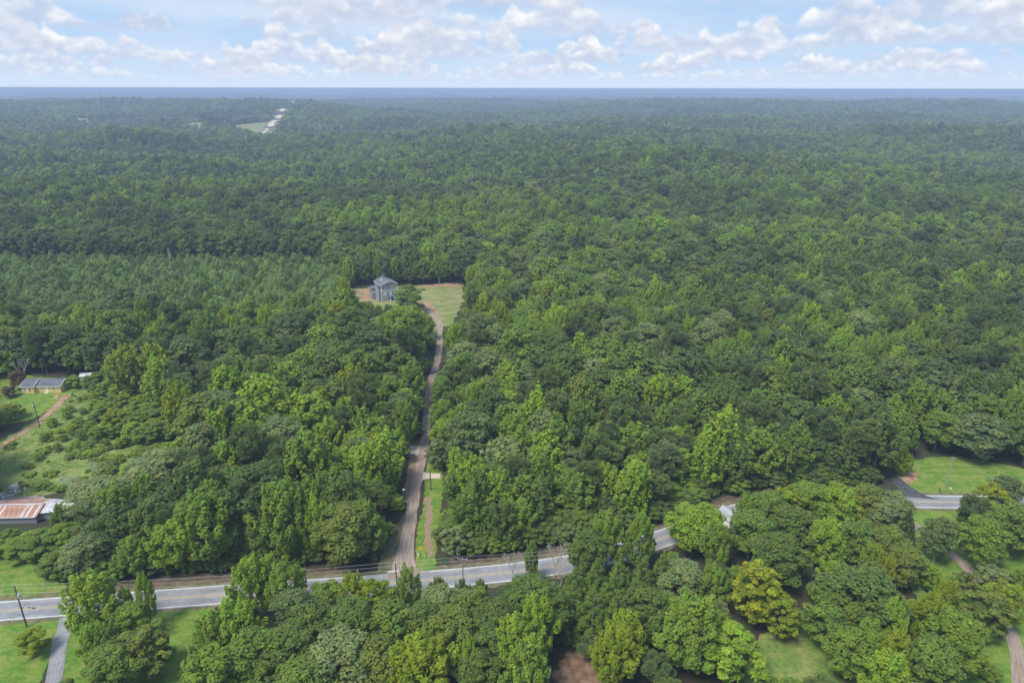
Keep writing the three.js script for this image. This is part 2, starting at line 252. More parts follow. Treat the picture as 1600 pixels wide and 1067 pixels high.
struct('leaf_litter', band(roadLine, (s) => -7.6 + n2(s * 40, 9) * 1.4, -4.6, 0.022, 260, roadAt(-16), roadAt(112)), M.leafLitter, 'brown leaf litter along the road bend');
const road = struct('road', band(roadLine, (s) => -3.72 + n2(s * 160, 7) * 0.12, (s) => 3.72 + n2(s * 160, 2) * 0.12, 0.05, 500), M.asphalt, 'grey two-lane road crossing the foreground');
part('edge_line', band(roadLine, LANE, LANE + 0.26, 0.058, 260), M.roadWhite, road);
for (const [a, b] of [[0, roadAt(-38)], [roadAt(-21.5), roadAt(118.5)], [roadAt(127), 1]]) part('edge_line', band(roadLine, -LANE - 0.26, -LANE, 0.058, 200, a, b), M.roadWhite, road);
part('centre_line', band(roadLine, -0.30, -0.12, 0.058, 260), M.roadYellow, road);
part('centre_line', band(roadLine, 0.12, 0.30, 0.058, 260), M.roadYellow, road);
const blot = (w, d, seed) => { const s = new THREE.Shape(); for (let i = 0; i <= 14; i++) { const a = i / 14 * Math.PI * 2, r = 1 + n2(Math.cos(a) + seed, Math.sin(a)) * 0.2; s[i ? 'lineTo' : 'moveTo'](Math.cos(a) * w * r, Math.sin(a) * d * r); } return new THREE.ShapeGeometry(s).rotateX(-Math.PI / 2); };
[[-118.8, -134.7, 0.42, 0.2], [-117.6, -134.5, 0.5, 0.24], [-120.4, -134.6, 0.3, 0.18]].forEach(([x, z, w, d], i) => part('dark_spot', blot(w, d, i * 5), M.black, road, x, 0.066, z));  // small black spots lying flat on the asphalt

const laneLine = curveOf([[-28.0, -146.2], [-29.0, -151.8], [-29.8, -166.0], [-30.4, -178.9], [-30.9, -191.6], [-31.1, -208.0], [-31.6, -221.8], [-33.3, -240.0], [-35.2, -260.9], [-35.4, -277.8], [-35.1, -294.3], [-35.9, -313.5], [-37.7, -336.9], [-40.0, -354.7], [-43.9, -364.8], [-50.0, -374.2], [-55.7, -377.8]]);
const laneHalf = (s) => 1.6 + 0.25 * n2(s * 30, 2) + 2.2 * Math.exp(-s / 0.022) + 0.8 * Math.exp(-s / 0.09);
const lane = struct('driveway', band(laneLine, (s) => -laneHalf(s), (s) => laneHalf(s), 0.066, 260), M.gravel, 'long gravel driveway running up to the grey house');
part('wheel_track', band(laneLine, -1.05, -0.55, 0.072, 200, 0.05, 1), M.concrete.clone(), lane).material.map = M.gravel.map;
lane.children[0].material.color.setRGB(1.15, 1.12, 1.1);
part('stop_line', band(curveOf([[-32.8, -148.1], [-30.0, -148.6]]), -0.2, 0.2, 0.075, 6), M.roadWhite, lane);
struct('concrete_apron', patch([[-36.5, -216.1], [-32.6, -216.1], [-32.6, -212.4], [-32.7, -208.9], [-34.3, -210.4], [-35.8, -211.1]], 0.09, 0), M.concrete, 'pale concrete apron left of the gravel driveway');
struct('concrete_apron', patch([[-29.5, -198.3], [-28.1, -197.6], [-23.8, -197.5], [-23.5, -194.3], [-26.9, -194.3], [-28.5, -193.8], [-29.3, -193.0]], 0.09, 0), M.concrete, 'pale concrete apron right of the gravel driveway');
struct('blacktop_drive', band(curveOf([[125.4, -183.8], [126.0, -187.5], [126.1, -191.6], [125.9, -195.9], [125.0, -199.1]]), (s) => -1.8 - 4.5 * Math.exp(-s / 0.12), (s) => 1.9 + 6.5 * Math.exp(-s / 0.16), 0.066, 40), M.blacktop, 'dark blacktop drive joining the road at the right');
struct('drive', band(curveOf([[-95.3, -105.4], [-101.0, -117.0], [-104.8, -124.5], [-105.6, -127.5], [-107.7, -131.7]]), (s) => -1.6, (s) => 1.6 + 2.2 * Math.exp((s - 1) / 0.1), 0.066, 30), M.asphalt, 'grey paved drive beside the near left lawn');
struct('drive', band(curveOf([[118.2, -170.7], [119.1, -165.4], [120.5, -158.7], [121.9, -152.4], [121.1, -143.0], [118.5, -129.5], [114.8, -120.7], [107.0, -108.5]]), -1.45, 1.45, 0.05, 80), M.gravel, 'curving paved drive across the lower right lawn');
struct('dirt_track', band(curveOf([[-188.5, -205.0], [-182.5, -215.2], [-181.5, -227.3], [-181.4, -236.7], [-182.8, -245.7], [-184.2, -252.8], [-185.4, -259.0]]), (s) => -1.5 + n2(s * 20, 1) * 0.3, (s) => 1.4 + n2(s * 20, 5) * 0.3, 0.05, 80), M.redDirt, 'sandy track leading to the yellow house');
struct('footpath', band(curveOf([[-188.1, -255.3], [-189.8, -259.6], [-190.5, -262.2]]), -0.8, 0.8, 0.05, 10), M.redDirt, 'worn path to the door of the yellow house');

// ---------------------------------------------------------------- buildings
function gablePrism(w, d, rise, over, thick, y) {          // two roof slabs, ridge along z
  const out = [], L = d + over * 2, half = w / 2 + over, a = Math.atan2(rise, w / 2), len = half / Math.cos(a);
  for (const s of [-1, 1]) { const g = new THREE.BoxGeometry(len, thick, L).translate(len / 2, 0, 0).rotateZ(-a); if (s < 0) g.rotateY(Math.PI); out.push(g.translate(0, y + rise + thick * 0.6, 0)); }
  return out;
}
function gableWall(w, rise, thick) { const s = new THREE.Shape(); s.moveTo(-w / 2, 0); s.lineTo(w / 2, 0); s.lineTo(0, rise); s.closePath(); return new THREE.ExtrudeGeometry(s, { depth: thick, bevelEnabled: false }); }
// a window of frame, sill and pane on the face that looks to +z; turned for other faces
function win(parent, x, y, z, w, h, turn = 0, pane = M.glass) {
  const g = new THREE.Group(); g.name = 'window'; g.position.set(x, y, z); g.rotation.y = turn; parent.add(g);
  const f = 0.2;
  part('frame', mergeGeometries([box(w + 2 * f, f, 0.10, 0, h / 2 + f / 2, 0.05), box(w + 2 * f, f, 0.10, 0, -h / 2 - f / 2, 0.05), box(f, h, 0.10, -w / 2 - f / 2, 0, 0.05), box(f, h, 0.10, w / 2 + f / 2, 0, 0.05), box(w, 0.07, 0.06, 0, 0, 0.05)]), M.whiteTrim, g);
  part('pane', box(w, h / 2 - 0.035, 0.02, 0, h / 4 + 0.017, 0.02), pane, g); part('pane', box(w, h / 2 - 0.035, 0.02, 0, -h / 4 - 0.017, 0.02), pane, g);
  return g;
}
{ // grey three-storey house at the end of the driveway
  const h = thing('grey_house', 'tall dark grey three-storey house with white trim at the end of the driveway', 'house', -76.7, -399.7, 0.52);
  const W = 9.8, D = 11.5, H = 10.2;
  const wall = part('wall', mergeGeometries([box(W, H, D, 0, H / 2, 0)]), M.greySiding, h);
  part('gable', gableWall(W, 1.9, 0.3), M.greySiding, h, 0, H, D / 2 - 0.3); part('gable', gableWall(W, 1.9, 0.3), M.greySiding, h, 0, H, -D / 2);
  // siding boards as shallow laps on the front and the left side
  for (let k = 1; k < 16; k++) { part('siding_board', box(W - 0.5, 0.05, 0.02, 0, k * 0.62, D / 2 + 0.008), M.greySiding, wall); }
  const [ra, rb] = gablePrism(W, D, 1.9, 0.55, 0.2, H); const roof = part('roof', ra, M.shingle, h); part('roof', rb, M.shingle, h);
  part('chimney', box(1.0, 2.2, 1.0, -0.6, H + 2.1, -3.4), M.boards, roof); part('skylight', box(0.8, 0.12, 1.1).rotateZ(0.37).translate(-2.4, H + 1.30, -0.6), M.blind, roof);
  const a = Math.atan2(1.9, W / 2), len = (W / 2 + 0.6) / Math.cos(a);
  for (const s of [-1, 1]) part('rake_board', new THREE.BoxGeometry(len, 0.34, 0.12).translate(len / 2, 0, 0).rotateZ(-a).rotateY(s < 0 ? Math.PI : 0).translate(0, H + 1.92, D / 2 + 0.6), M.whiteTrim, h);
  for (const s of [-1, 1]) part('gutter', box(0.14, 0.2, D + 1.1, s * (W / 2 + 0.58), H - 0.2, 0), M.whiteTrim, h);
  for (const s of [-1, 1]) part('corner_board', box(0.3, H, 0.3, s * (W / 2 - 0.1), H / 2, D / 2 - 0.1), M.whiteTrim, h);
  part('corner_board', box(0.3, H, 0.3, -W / 2 + 0.1, H / 2, -D / 2 + 0.1), M.whiteTrim, h);
  part('belt_course', box(W + 0.1, 0.45, 0.14, 0, 6.5, D / 2 + 0.06), M.whiteTrim, h); part('belt_course', box(0.14, 0.45, D, -W / 2 - 0.06, 6.5, 0), M.whiteTrim, h);
  part('gable_vent', box(0.9, 0.7, 0.1, 0, H + 0.95, D / 2 + 0.06), M.whiteTrim, h);
  for (const x of [-3.3, -2.1, 1.9, 3.1]) win(h, x, 8.3, D / 2 + 0.01, 0.85, 1.7);
  for (const [x, w, p] of [[-3.3, 0.95, M.blind], [-2.1, 0.95, M.blind], [0.6, 1.3, M.blind], [3.4, 1.3, M.blind]]) win(h, x, 4.7, D / 2 + 0.01, w, 1.9, 0, p);
  for (const x of [-3.1, -1.9]) win(h, x, 1.5, D / 2 + 0.01, 0.9, 1.6, 0, M.glass);
  win(h, 3.7, 1.5, D / 2 + 0.01, 1.0, 1.6, 0, M.blind);
  for (const [z, y] of [[-3, 8.2], [2.4, 4.4], [-3.4, 4.4], [2.4, 1.5]]) win(h, -W / 2 - 0.01, y, z, 0.95, 1.6, -Math.PI / 2);
  const porch = part('porch', mergeGeometries([box(3.0, 0.25, 2.0, 1.2, 0.12, D / 2 + 1.0)]), M.greySiding, h);
  for (const g of gablePrism(3.2, 2.0, 1.0, 0.2, 0.14, 2.7)) part('porch_roof', g.translate(1.2, 0, D / 2 + 1.0), M.shingle, porch);
  part('porch_gable', gableWall(3.2, 1.0, 0.15), M.whiteTrim, porch, 1.2, 2.7, D / 2 + 1.9);
  for (const x of [0, 2.4]) part('column', box(0.3, 2.6, 0.3, x, 1.4, D / 2 + 1.8), M.whiteTrim, porch);
  const door = part('door', box(1.0, 2.1, 0.08, 1.2, 1.3, D / 2 + 0.05), M.black, h); part('handle', box(0.08, 0.16, 0.1, 0.36, -0.1, 0.05), M.steel, door, 1.2, 1.3, D / 2 + 0.05);
  // box bay and the lower wing on the left
  part('bay', box(1.6, H - 1.2, 4.6, -W / 2 - 0.8, (H - 1.2) / 2, 2.2), M.greySiding, h); for (const z of [-0.1, 4.5]) part('corner_board', box(0.22, H - 1.2, 0.22, -W / 2 - 1.55, (H - 1.2) / 2, z), M.whiteTrim, h);
  part('bay_roof', box(2.1, 0.2, 5.2, -W / 2 - 0.85, H - 1.05, 2.2), M.shingle, h);
  part('wing', box(3.4, 6.6, 5, -W / 2 - 1.7, 3.3, -3.9), M.greySiding, h); part('wing_roof', box(4.2, 0.22, 5.9).rotateZ(0.10).translate(-W / 2 - 1.8, 6.85, -3.9), M.shingle, h);
  win(h, -W / 2 - 2.4, 4.6, -1.39, 1.0, 1.5, 0, M.blind);
}
{ // yellow ranch house
  const h = thing('yellow_house', 'long low yellow ranch house with a grey shingle roof beside its lawn', 'house', -195.4, -264.9, 0);
  const block = (x0, x1, dz, H, D, y = 0) => {
    const w = x1 - x0, x = (x0 + x1) / 2;
    part('wall', box(w, H, D, x, H / 2, dz), M.yellowWall, h);
    const parts = gablePrism(D, w, 1.7, 0.3, 0.16, H).map((g) => g.rotateY(Math.PI / 2).translate(x, 0, dz));
    parts.forEach((g) => part('roof', g, M.shingle, h));
    for (const s of [-1, 1]) part('gable', gableWall(D, 1.7, 0.2).rotateY(s * Math.PI / 2).translate(x + s * (w / 2 - 0.2), H, dz), M.yellowWall, h);
    for (const s of [-1, 1]) for (const q of [-1, 1]) { const a = Math.atan2(1.7, D / 2), L = (D / 2 + 0.35) / Math.cos(a); part('rake_board', new THREE.BoxGeometry(0.12, 0.3, L).translate(0, 0, L / 2).rotateX(a).rotateY(q < 0 ? Math.PI : 0).translate(x + s * (w / 2 + 0.36), H + 1.75, dz), M.whiteTrim, h); }
    part('fascia', box(w + 0.9, 0.26, 0.1, x, H - 0.16, dz + D / 2 + 0.36), M.whiteTrim, h);
  };
  block(-9.8, -4.6, 0.4, 3.1, 8.4); block(-4.58, 6.0, -0.2, 2.9, 7.6);
  win(h, -7.3, 1.7, 4.61, 1.0, 1.2, 0, M.blind); for (const s of [-1, 1]) part('shutter', box(0.42, 1.4, 0.06, -7.3 + s * 0.88, 1.7, 4.64), M.black, h);
  win(h, -2.0, 1.75, 3.61, 0.8, 0.7); win(h, 3.1, 1.6, 3.61, 0.8, 1.1);
  const door = part('door', box(0.95, 2.05, 0.08, 0.3, 1.1, 3.64), M.whiteTrim, h); part('handle', box(0.07, 0.14, 0.08, 0.36, 0, 0.06), M.steel, door, 0.3, 1.1, 3.64);
  part('step', box(1.6, 0.25, 1.1, 0.3, 0.125, 4.2), M.concrete, h); win(h, 6.01, 1.6, 1.2, 0.9, 1.1, Math.PI / 2);
  for (const [x, z] of [[-6.2, -1.2], [4.4, -1.0], [5.2, -1.3]]) part('vent_pipe', new THREE.CylinderGeometry(0.07, 0.07, 0.7, 8), M.steel, h, x, 4.95, z);
}
{ // white outbuilding right behind it
  const h = thing('white_shed', 'small white shed at the woods edge right of the yellow house', 'shed', -186.2, -274.6, 0.2);
  part('wall', box(4.4, 2.4, 3.2, 0, 1.2, 0), M.whitePaint, h); gablePrism(3.2, 4.4, 0.8, 0.25, 0.1, 2.4).forEach((g) => part('roof', g.rotateY(Math.PI / 2), M.tin, h));
  part('door', box(0.9, 1.9, 0.06, 0.4, 1.0, 1.62), M.blind, h); win(h, -1.2, 1.5, 1.61, 0.6, 0.6);
}
{ // rusty barn at the left edge: every roof sheet a part
  const h = thing('rusty_barn', 'long low barn with streaked rusty tin roof at the left edge', 'barn', -151.9, -173.3, 0.045);
  const W = 26, D = 8.6, H = 2.4, rise = 1.25, x0 = -14, R = rng(71);
  part('wall', box(W, H, D, x0 + W / 2, H / 2, 0), M.boards, h);
  for (let x = x0 + 0.2; x < x0 + W; x += 0.62) part('plank', box(0.5, H - 0.1, 0.05, x + 0.25, H / 2, D / 2 + 0.03 + R() * 0.03), M.boards, h);
  const a = Math.atan2(rise, D / 2), len = (D / 2 + 0.5) / Math.cos(a);
  for (const s of [-1, 1]) for (let x = x0, i = 0; x < x0 + W; x += 0.72, i++) {
    const g = new THREE.BoxGeometry(0.70, 0.05, len).translate(0, 0, len / 2).rotateX(a).rotateY(s < 0 ? Math.PI : 0);
    part('roof_sheet', g, M.rust[Math.floor(R() * R() * 4.6) % 4 === 0 ? 3 - (i % 2) : Math.floor(R() * 4)], h, x + 0.36, H + rise + 0.06 + R() * 0.03, 0).rotation.x = (R() - 0.5) * 0.015;
  }
  part('ridge_cap', box(W, 0.08, 0.5, x0 + W / 2, H + rise + 0.14, 0), M.tin, h); part('eave_trim', box(W, 0.16, 0.06, x0 + W / 2, H - 0.14, D / 2 + 0.52), M.whitePaint, h);
}
{ // pale tin shed half hidden by the oak
  const h = thing('tin_shed', 'derelict shed with pale buckled tin roof behind the dark oak', 'shed', -134.2, -174.9, 0.06), R = rng(5);
  part('wall', box(12, 2.3, 6.4, 0, 1.15, 0), M.boards, h);
  for (const s of [-1, 1]) for (let i = 0; i < 15; i++) { const L = 3.9; part('roof_sheet', new THREE.BoxGeometry(0.8, 0.05, L).translate(0, 0, L / 2).rotateX(0.3 + (R() - 0.5) * 0.06).rotateY(s < 0 ? Math.PI : 0), i % 5 === 2 ? M.rust[0] : M.tin, h, -5.8 + i * 0.82, 3.5 + R() * 0.12, 0); }
}
{ // rubble heap in the meadow
  const h = thing('rubble_heap', 'pale heap of broken concrete and boards in the rough meadow', 'rubble', -158.5, -186.7, 0), R = rng(9);
  for (let i = 0; i < 46; i++) { const a = R() * 6.28, d = Math.sqrt(R()), w = 0.3 + R() * 1.3; part(i % 5 ? 'chunk' : 'board', i % 5 ? new THREE.DodecahedronGeometry(w * 0.55, 0).scale(1.2, 0.5, 1) : box(w * 2, 0.06, 0.3), M.rubble[i % 3], h, Math.cos(a) * d * 3.4, 0.12 + (1 - d) * 0.8 * R(), Math.sin(a) * d * 4.4).rotation.set(R() * 0.5, R() * 6, R() * 0.5); }
}
{ // white cottage among the foreground trees
  const h = thing('cottage', 'small white cottage with grey roof glimpsed between trees below the road bend', 'house', 64.1, -170.7, 0.5);
  part('wall', box(4.6, 2.6, 5, 0, 1.3, 0), M.whitePaint, h); gablePrism(4.6, 5, 1.5, 0.35, 0.15, 2.6).forEach((g) => part('roof', g, M.tinGrey, h)); part('gable', gableWall(4.6, 1.5, 0.2), M.whitePaint, h, 0, 2.6, 2.3); part('gable', gableWall(4.6, 1.5, 0.2), M.whitePaint, h, 0, 2.6, -2.5);
  win(h, 1.0, 1.5, 2.51, 0.8, 1.1); part('door', box(0.9, 1.95, 0.06, -1.0, 1.02, 2.53), M.blind, h);
}
// ---------------------------------------------------------------- poles, wires, signs
const poleTops = {};
function pole(key, label, x, z, h, arm, o = {}) {
  const p = thing('utility_pole', label, 'utility pole', x, z, o.turn ?? 0, o.group);
  part('shaft', new THREE.CylinderGeometry(0.13, 0.2, h, 10).translate(0, h / 2, 0), o.mat ?? M.poleWood, p);
  if (arm) { part('crossarm', box(arm, 0.14, 0.12, 0, h - 0.25, 0.14), M.greyWood, p); for (const s of [-0.46, 0, 0.46]) part('insulator', new THREE.CylinderGeometry(0.06, 0.09, 0.3, 8), M.steel, p, s * arm, h - 0.02, 0.14); }
  else part('insulator', new THREE.CylinderGeometry(0.07, 0.1, 0.35, 8), M.steel, p, 0.0, h + 0.17, 0);
  for (const y of o.brackets ?? []) part('bracket', mergeGeometries([box(0.5, 0.08, 0.08, 0.25, y, 0), box(0.12, 0.22, 0.12, 0.5, y + 0.1, 0)]), M.steel, p);
  if (o.transformer) { const t = part('transformer', new THREE.CylinderGeometry(0.3, 0.3, 0.95, 14), M.steel, p, o.transformer[0], o.transformer[1], 0.1); part('bushing', new THREE.CylinderGeometry(0.05, 0.07, 0.3, 8), M.steel, t, 0.08, 0.6, 0); part('bushing', new THREE.CylinderGeometry(0.05, 0.07, 0.3, 8), M.steel, t, -0.1, 0.6, 0); }
  poleTops[key] = new THREE.Vector3(x, h, z);
  return p;
}
pole('a', 'tall dark utility pole at the left edge on the near side of the road', -115.1, -128.3, 12, 0, { brackets: [11.2, 10.1], transformer: [0.45, 9.2] });
pole('b', 'dark utility pole standing in front of the driveway mouth', -28.5, -137.9, 11, 0, { brackets: [9.0] });
pole('c', 'utility pole with crossarm right of the driveway mouth', -12.2, -139.9, 11, 2.6, { turn: -0.1, brackets: [9.4, 8.0], mat: M.greyWood });
pole('d', 'weathered utility pole beside the road bend behind the foreground trees', 16.7, -144.0, 10.5, 0, { mat: M.greyWood });
pole('e', 'leaning-looking pale utility pole on the lawn right of the blacktop drive', 139.3, -189.3, 11, 1.4, { mat: M.greyWood });
pole('f', 'utility pole with small transformer beside the sandy track', -178.8, -230.9, 10.5, 0, { transformer: [-0.4, 8.4], brackets: [9.9] });
pole('g', 'slim dark pole between the driveway and the right concrete apron', -25.8, -187.8, 7.6, 0);
pole('h', 'pale slim pole on the far side of the house field', -46.9, -424.0, 6.5, 0, { mat: M.greyWood });
function wire(a, b, sag, label) {
  const pts = []; for (let i = 0; i <= 12; i++) { const t = i / 12; pts.push([lerp(a[0], b[0], t), lerp(a[1], b[1], t) - sag * 4 * t * (1 - t), lerp(a[2], b[2], t)]); }
  const m = shade(new THREE.Mesh(tube(pts, 0.028, 5, 24), M.wire)); m.name = numbered('overhead_wire'); scene.add(m); tag(m, label, 'wire', 'power lines along the road');
}
{
  const L = [-260, 12, -112], e = (k, dy, dx = 0) => [poleTops[k].x + dx, poleTops[k].y + dy, poleTops[k].z], far = [59.0, -162.4];
  for (const [dy, n] of [[0.35, 'top'], [-0.75, 'middle'], [-2.0, 'lowest']]) {
    wire([L[0], L[1] + dy, L[2]], e('a', dy), 0.7, n + ' power line running off the left edge from the tall pole');
    wire(e('a', dy), e('b', dy), 1.1, n + ' power line between the left pole and the driveway mouth pole');
    wire(e('b', dy), e('c', dy), 0.1, n + ' power line crossing the driveway mouth');
    wire(e('c', dy), e('d', dy), 0.25, n + ' power line along the road right of the crossarm pole');
    wire(e('d', dy), [far[0], 9 + dy, far[1]], 0.4, n + ' power line following the road bend');
  }
  wire(e('c', -0.1, -1), [-18.1, -145.7].slice(0, 1).concat([9.2], [-18.1, -145.7].slice(1)), 0.1, 'service wire leaving the crossarm pole towards the driveway');
  const p1 = [153.1, -175.8]; wire(e('e', 0.1), [p1[0], 8, p1[1]], 0.6, 'wire from the pale pole to the right edge');
}
{
  const s = thing('warning_sign', 'yellow diamond road sign on a post beside the driveway', 'sign', -24.7, -153.7, 0.1);
  part('post', box(0.09, 3.6, 0.09, 0, 1.8, 0), M.poleWood, s); part('plate', box(0.95, 0.95, 0.03).rotateZ(Math.PI / 4).translate(0, 3.4, 0.07), M.signYellow, s);
  const b = thing('mailbox', 'white mailbox post on the grass beside the driveway', 'mailbox', -25.5, -154.0, 0.2);
  part('post', box(0.12, 1.1, 0.12, 0, 0.55, 0), M.whitePaint, b); part('box', new THREE.CapsuleGeometry(0.14, 0.36, 4, 10).rotateX(Math.PI / 2).translate(0, 1.22, 0.05), M.whitePaint, b);
  const c = thing('marker_post', 'short white marker on the grass right of the sign', 'marker', -23.7, -154.2, 0); part('post', new THREE.CylinderGeometry(0.09, 0.09, 0.55, 8).translate(0, 0.27, 0), M.whitePaint, c); part('cap', new THREE.SphereGeometry(0.12, 8, 6).translate(0, 0.58, 0), M.whitePaint, c);
  const d = thing('mailbox', 'black mailbox on the lawn by the road at the right', 'mailbox', 135.9, -186.7, 0.3); part('post', box(0.1, 1.0, 0.1, 0, 0.5, 0), M.black, d); part('box', new THREE.CapsuleGeometry(0.15, 0.4, 4, 10).rotateZ(Math.PI / 2).translate(0, 1.15, 0), M.black, d);
  const e = thing('mailbox', 'white mailbox on the lawn right of the pale pole', 'mailbox', 139.8, -187.5, -0.2); part('post', box(0.12, 0.9, 0.12, 0, 0.45, 0), M.whitePaint, e); part('box', new THREE.CapsuleGeometry(0.16, 0.4, 4, 10).rotateZ(Math.PI / 2).translate(0, 1.05, 0), M.whitePaint, e);
  const f = thing('guy_marker', 'short yellow guy wire guard on the near left lawn', 'marker', -119.6, -129.5, 0.6); part('sleeve', bar([0, 0, 0], [0.9, 1.3, -0.3], 0.06, 0.06), M.signYellow, f); part('rod', bar([0, -0.05, 0], [1.1, 1.6, -0.37], 0.02, 0.02), M.steel, f);
  const g = thing('lamp_post', 'slim pole with a pale lamp at the woods edge left of the driveway', 'lamp post', -33.0, -178.9, 0); part('shaft', new THREE.CylinderGeometry(0.06, 0.09, 5.6, 8).translate(0, 2.8, 0), M.greyWood, g); part('lamp_head', new THREE.SphereGeometry(0.3, 10, 8).scale(1.3, 0.6, 1).translate(0.1, 5.7, 0), M.whitePaint, g);
  const w = thing('white_post', 'short white gate post beside the straw covered earth', 'post', -33.2, -179.3, 0); part('post', box(0.2, 2.2, 0.2, 0, 1.1, 0), M.whitePaint, w); part('cap', box(0.3, 0.1, 0.3, 0, 2.25, 0), M.whitePaint, w);
  const k = thing('bale', 'dark round hay bale in the house field', 'bale', -56.4, -417.3, 0.4); part('roll', new THREE.CylinderGeometry(0.8, 0.8, 1.5, 18).rotateZ(Math.PI / 2).translate(0, 0.78, 0), M.brownTwig, k); part('end_cap', new THREE.CylinderGeometry(0.74, 0.74, 1.54, 18).rotateZ(Math.PI / 2).translate(0, 0.78, 0), M.leafLitter, k);
}
// ---------------------------------------------------------------- trees: leaf-sized faces spread over clumps of a crown; every template is 20 m tall and 10 m wide
const LEAF = (c, through = 0.42) => new THREE.MeshPhysicalMaterial({ color: rgb(...c), vertexColors: true, roughness: 1, specularIntensity: 0.35, transmission: through, thickness: 0, side: THREE.DoubleSide });
const TONES = {
  lime: [0.265, 0.335, 0.020], yellow: [0.335, 0.375, 0.02], bright: [0.269, 0.392, 0.033], fresh: [0.213, 0.317, 0.038], mid: [0.180, 0.271, 0.042],
  dark: [0.144, 0.212, 0.041], deep: [0.109, 0.168, 0.043], olive: [0.201, 0.254, 0.044], sage: [0.241, 0.299, 0.110], blue: [0.161, 0.221, 0.072], pine: [0.194, 0.262, 0.070], needle: [0.322, 0.439, 0.133], brown: [0.20, 0.13, 0.065], pink: [0.58, 0.44, 0.44],
};
const leafMat = Object.fromEntries(Object.entries(TONES).map(([k, c]) => [k, LEAF(c)]));
function clumpsFor(kind, R) {
  const c = [], add = (x, y, z, r, ry = r, tip = 1) => c.push({ x, y, z, r, ry, tip, v: (kind === 'open' ? 0.72 : 0.88) + R() * (kind === 'open' ? 0.5 : 0.24), h: R() });
  if (kind === 'oak' || kind === 'shrub' || kind === 'poplar' || kind === 'open') {
    const n = { oak: 54, shrub: 30, poplar: 62, open: 84 }[kind], cy = { oak: 11.0, shrub: 9.0, poplar: 9.9, open: 10.4 }[kind], sy = { oak: 7.0, shrub: 8.6, poplar: 7.3, open: 7.6 }[kind], span = kind === 'shrub' ? 1.55 : 1.84, lop = R() * 6.28, lop2 = R() * 6.28;
    for (let i = 0; i < n; i++) {
      const y = 1 - (i + 0.5) / n * span, q = kind === 'poplar' ? Math.pow(Math.max(0, 1 - y * y), 0.62) * (y > 0 ? 1 - 0.22 * y : 1) : Math.sqrt(Math.max(0, 1 - y * y)), a = i * 2.39996 + R() * 0.8, j = (kind === 'open' ? 0.45 + R() * 0.75 : 0.66 + R() * 0.50) + 0.10 * Math.cos(a - lop) + 0.08 * Math.cos(2 * a - lop2), r = kind === 'poplar' ? 0.66 + R() * 0.5 : kind === 'open' ? 0.38 + R() * 0.5 : 0.80 + R() * 0.75;
      add(Math.cos(a) * q * 3.95 * j, cy + y * sy * (0.84 + R() * 0.26), Math.sin(a) * q * 3.95 * j, r, kind === 'poplar' ? r * 1.15 : r * 0.78, kind === 'poplar' ? 1.5 + R() * 0.8 : 1.2);
    }
    if (kind !== 'open') add(0, cy, 0, 2.5, 4.4);
  } else if (kind === 'pine') {
    for (let i = 0; i < 24; i++) { const t = i / 24, a = i * 2.4 + R(), d = (0.6 + 3.3 * Math.sin(Math.PI * (0.18 + 0.72 * (1 - t)))) * (0.65 + R() * 0.5), r = 0.9 + R() * 0.75; add(Math.cos(a) * d, 9.8 + t * 8.6 + R() * 0.8, Math.sin(a) * d, r * 1.15, r * 0.75, 1.2); }
    add(0, 18.7, 0, 0.8, 0.7, 1.3);
  } else if (kind === 'youngpine') {
    for (let i = 0; i < 40; i++) { const y = 1 - (i + 0.5) / 40 * 1.7, q = Math.pow(Math.max(0, 1 - y * y), 0.75) * (1 - 0.30 * Math.max(0, y)), a = i * 2.39996 + R() * 0.6, r = 0.85 + R() * 0.5 - Math.max(0, y) * 0.25; add(Math.cos(a) * q * 4.1 * (0.85 + R() * 0.25), 9 + y * 8 * (0.9 + R() * 0.15), Math.sin(a) * q * 4.1 * (0.85 + R() * 0.25), r, r * 1.3, 1.8); }
    add(0, 17.6, 0, 0.5, 1.0, 2.0); add(0, 9, 0, 2.2, 5);
  } else if (kind === 'open') n = Math.round(n * 0.8); if (kind === 'cypress') {
    for (let k = 0; k < 15; k++) { const t = k / 14, ring = Math.pow(1 - t, 0.8) * 3.9 + 0.2, n = Math.max(2, Math.round(ring * 2.6)); for (let i = 0; i < n; i++) { const a = k * 0.7 + i / n * 6.283 + R() * 0.3, d = ring * (0.88 + R() * 0.2), r = 0.95 - t * 0.35; add(Math.cos(a) * d, 1.2 + t * 16.6, Math.sin(a) * d, r, r * 0.7, 1.8); } }
    add(0, 18.2, 0, 0.5, 0.9, 2.0);
  }
  return c;
}
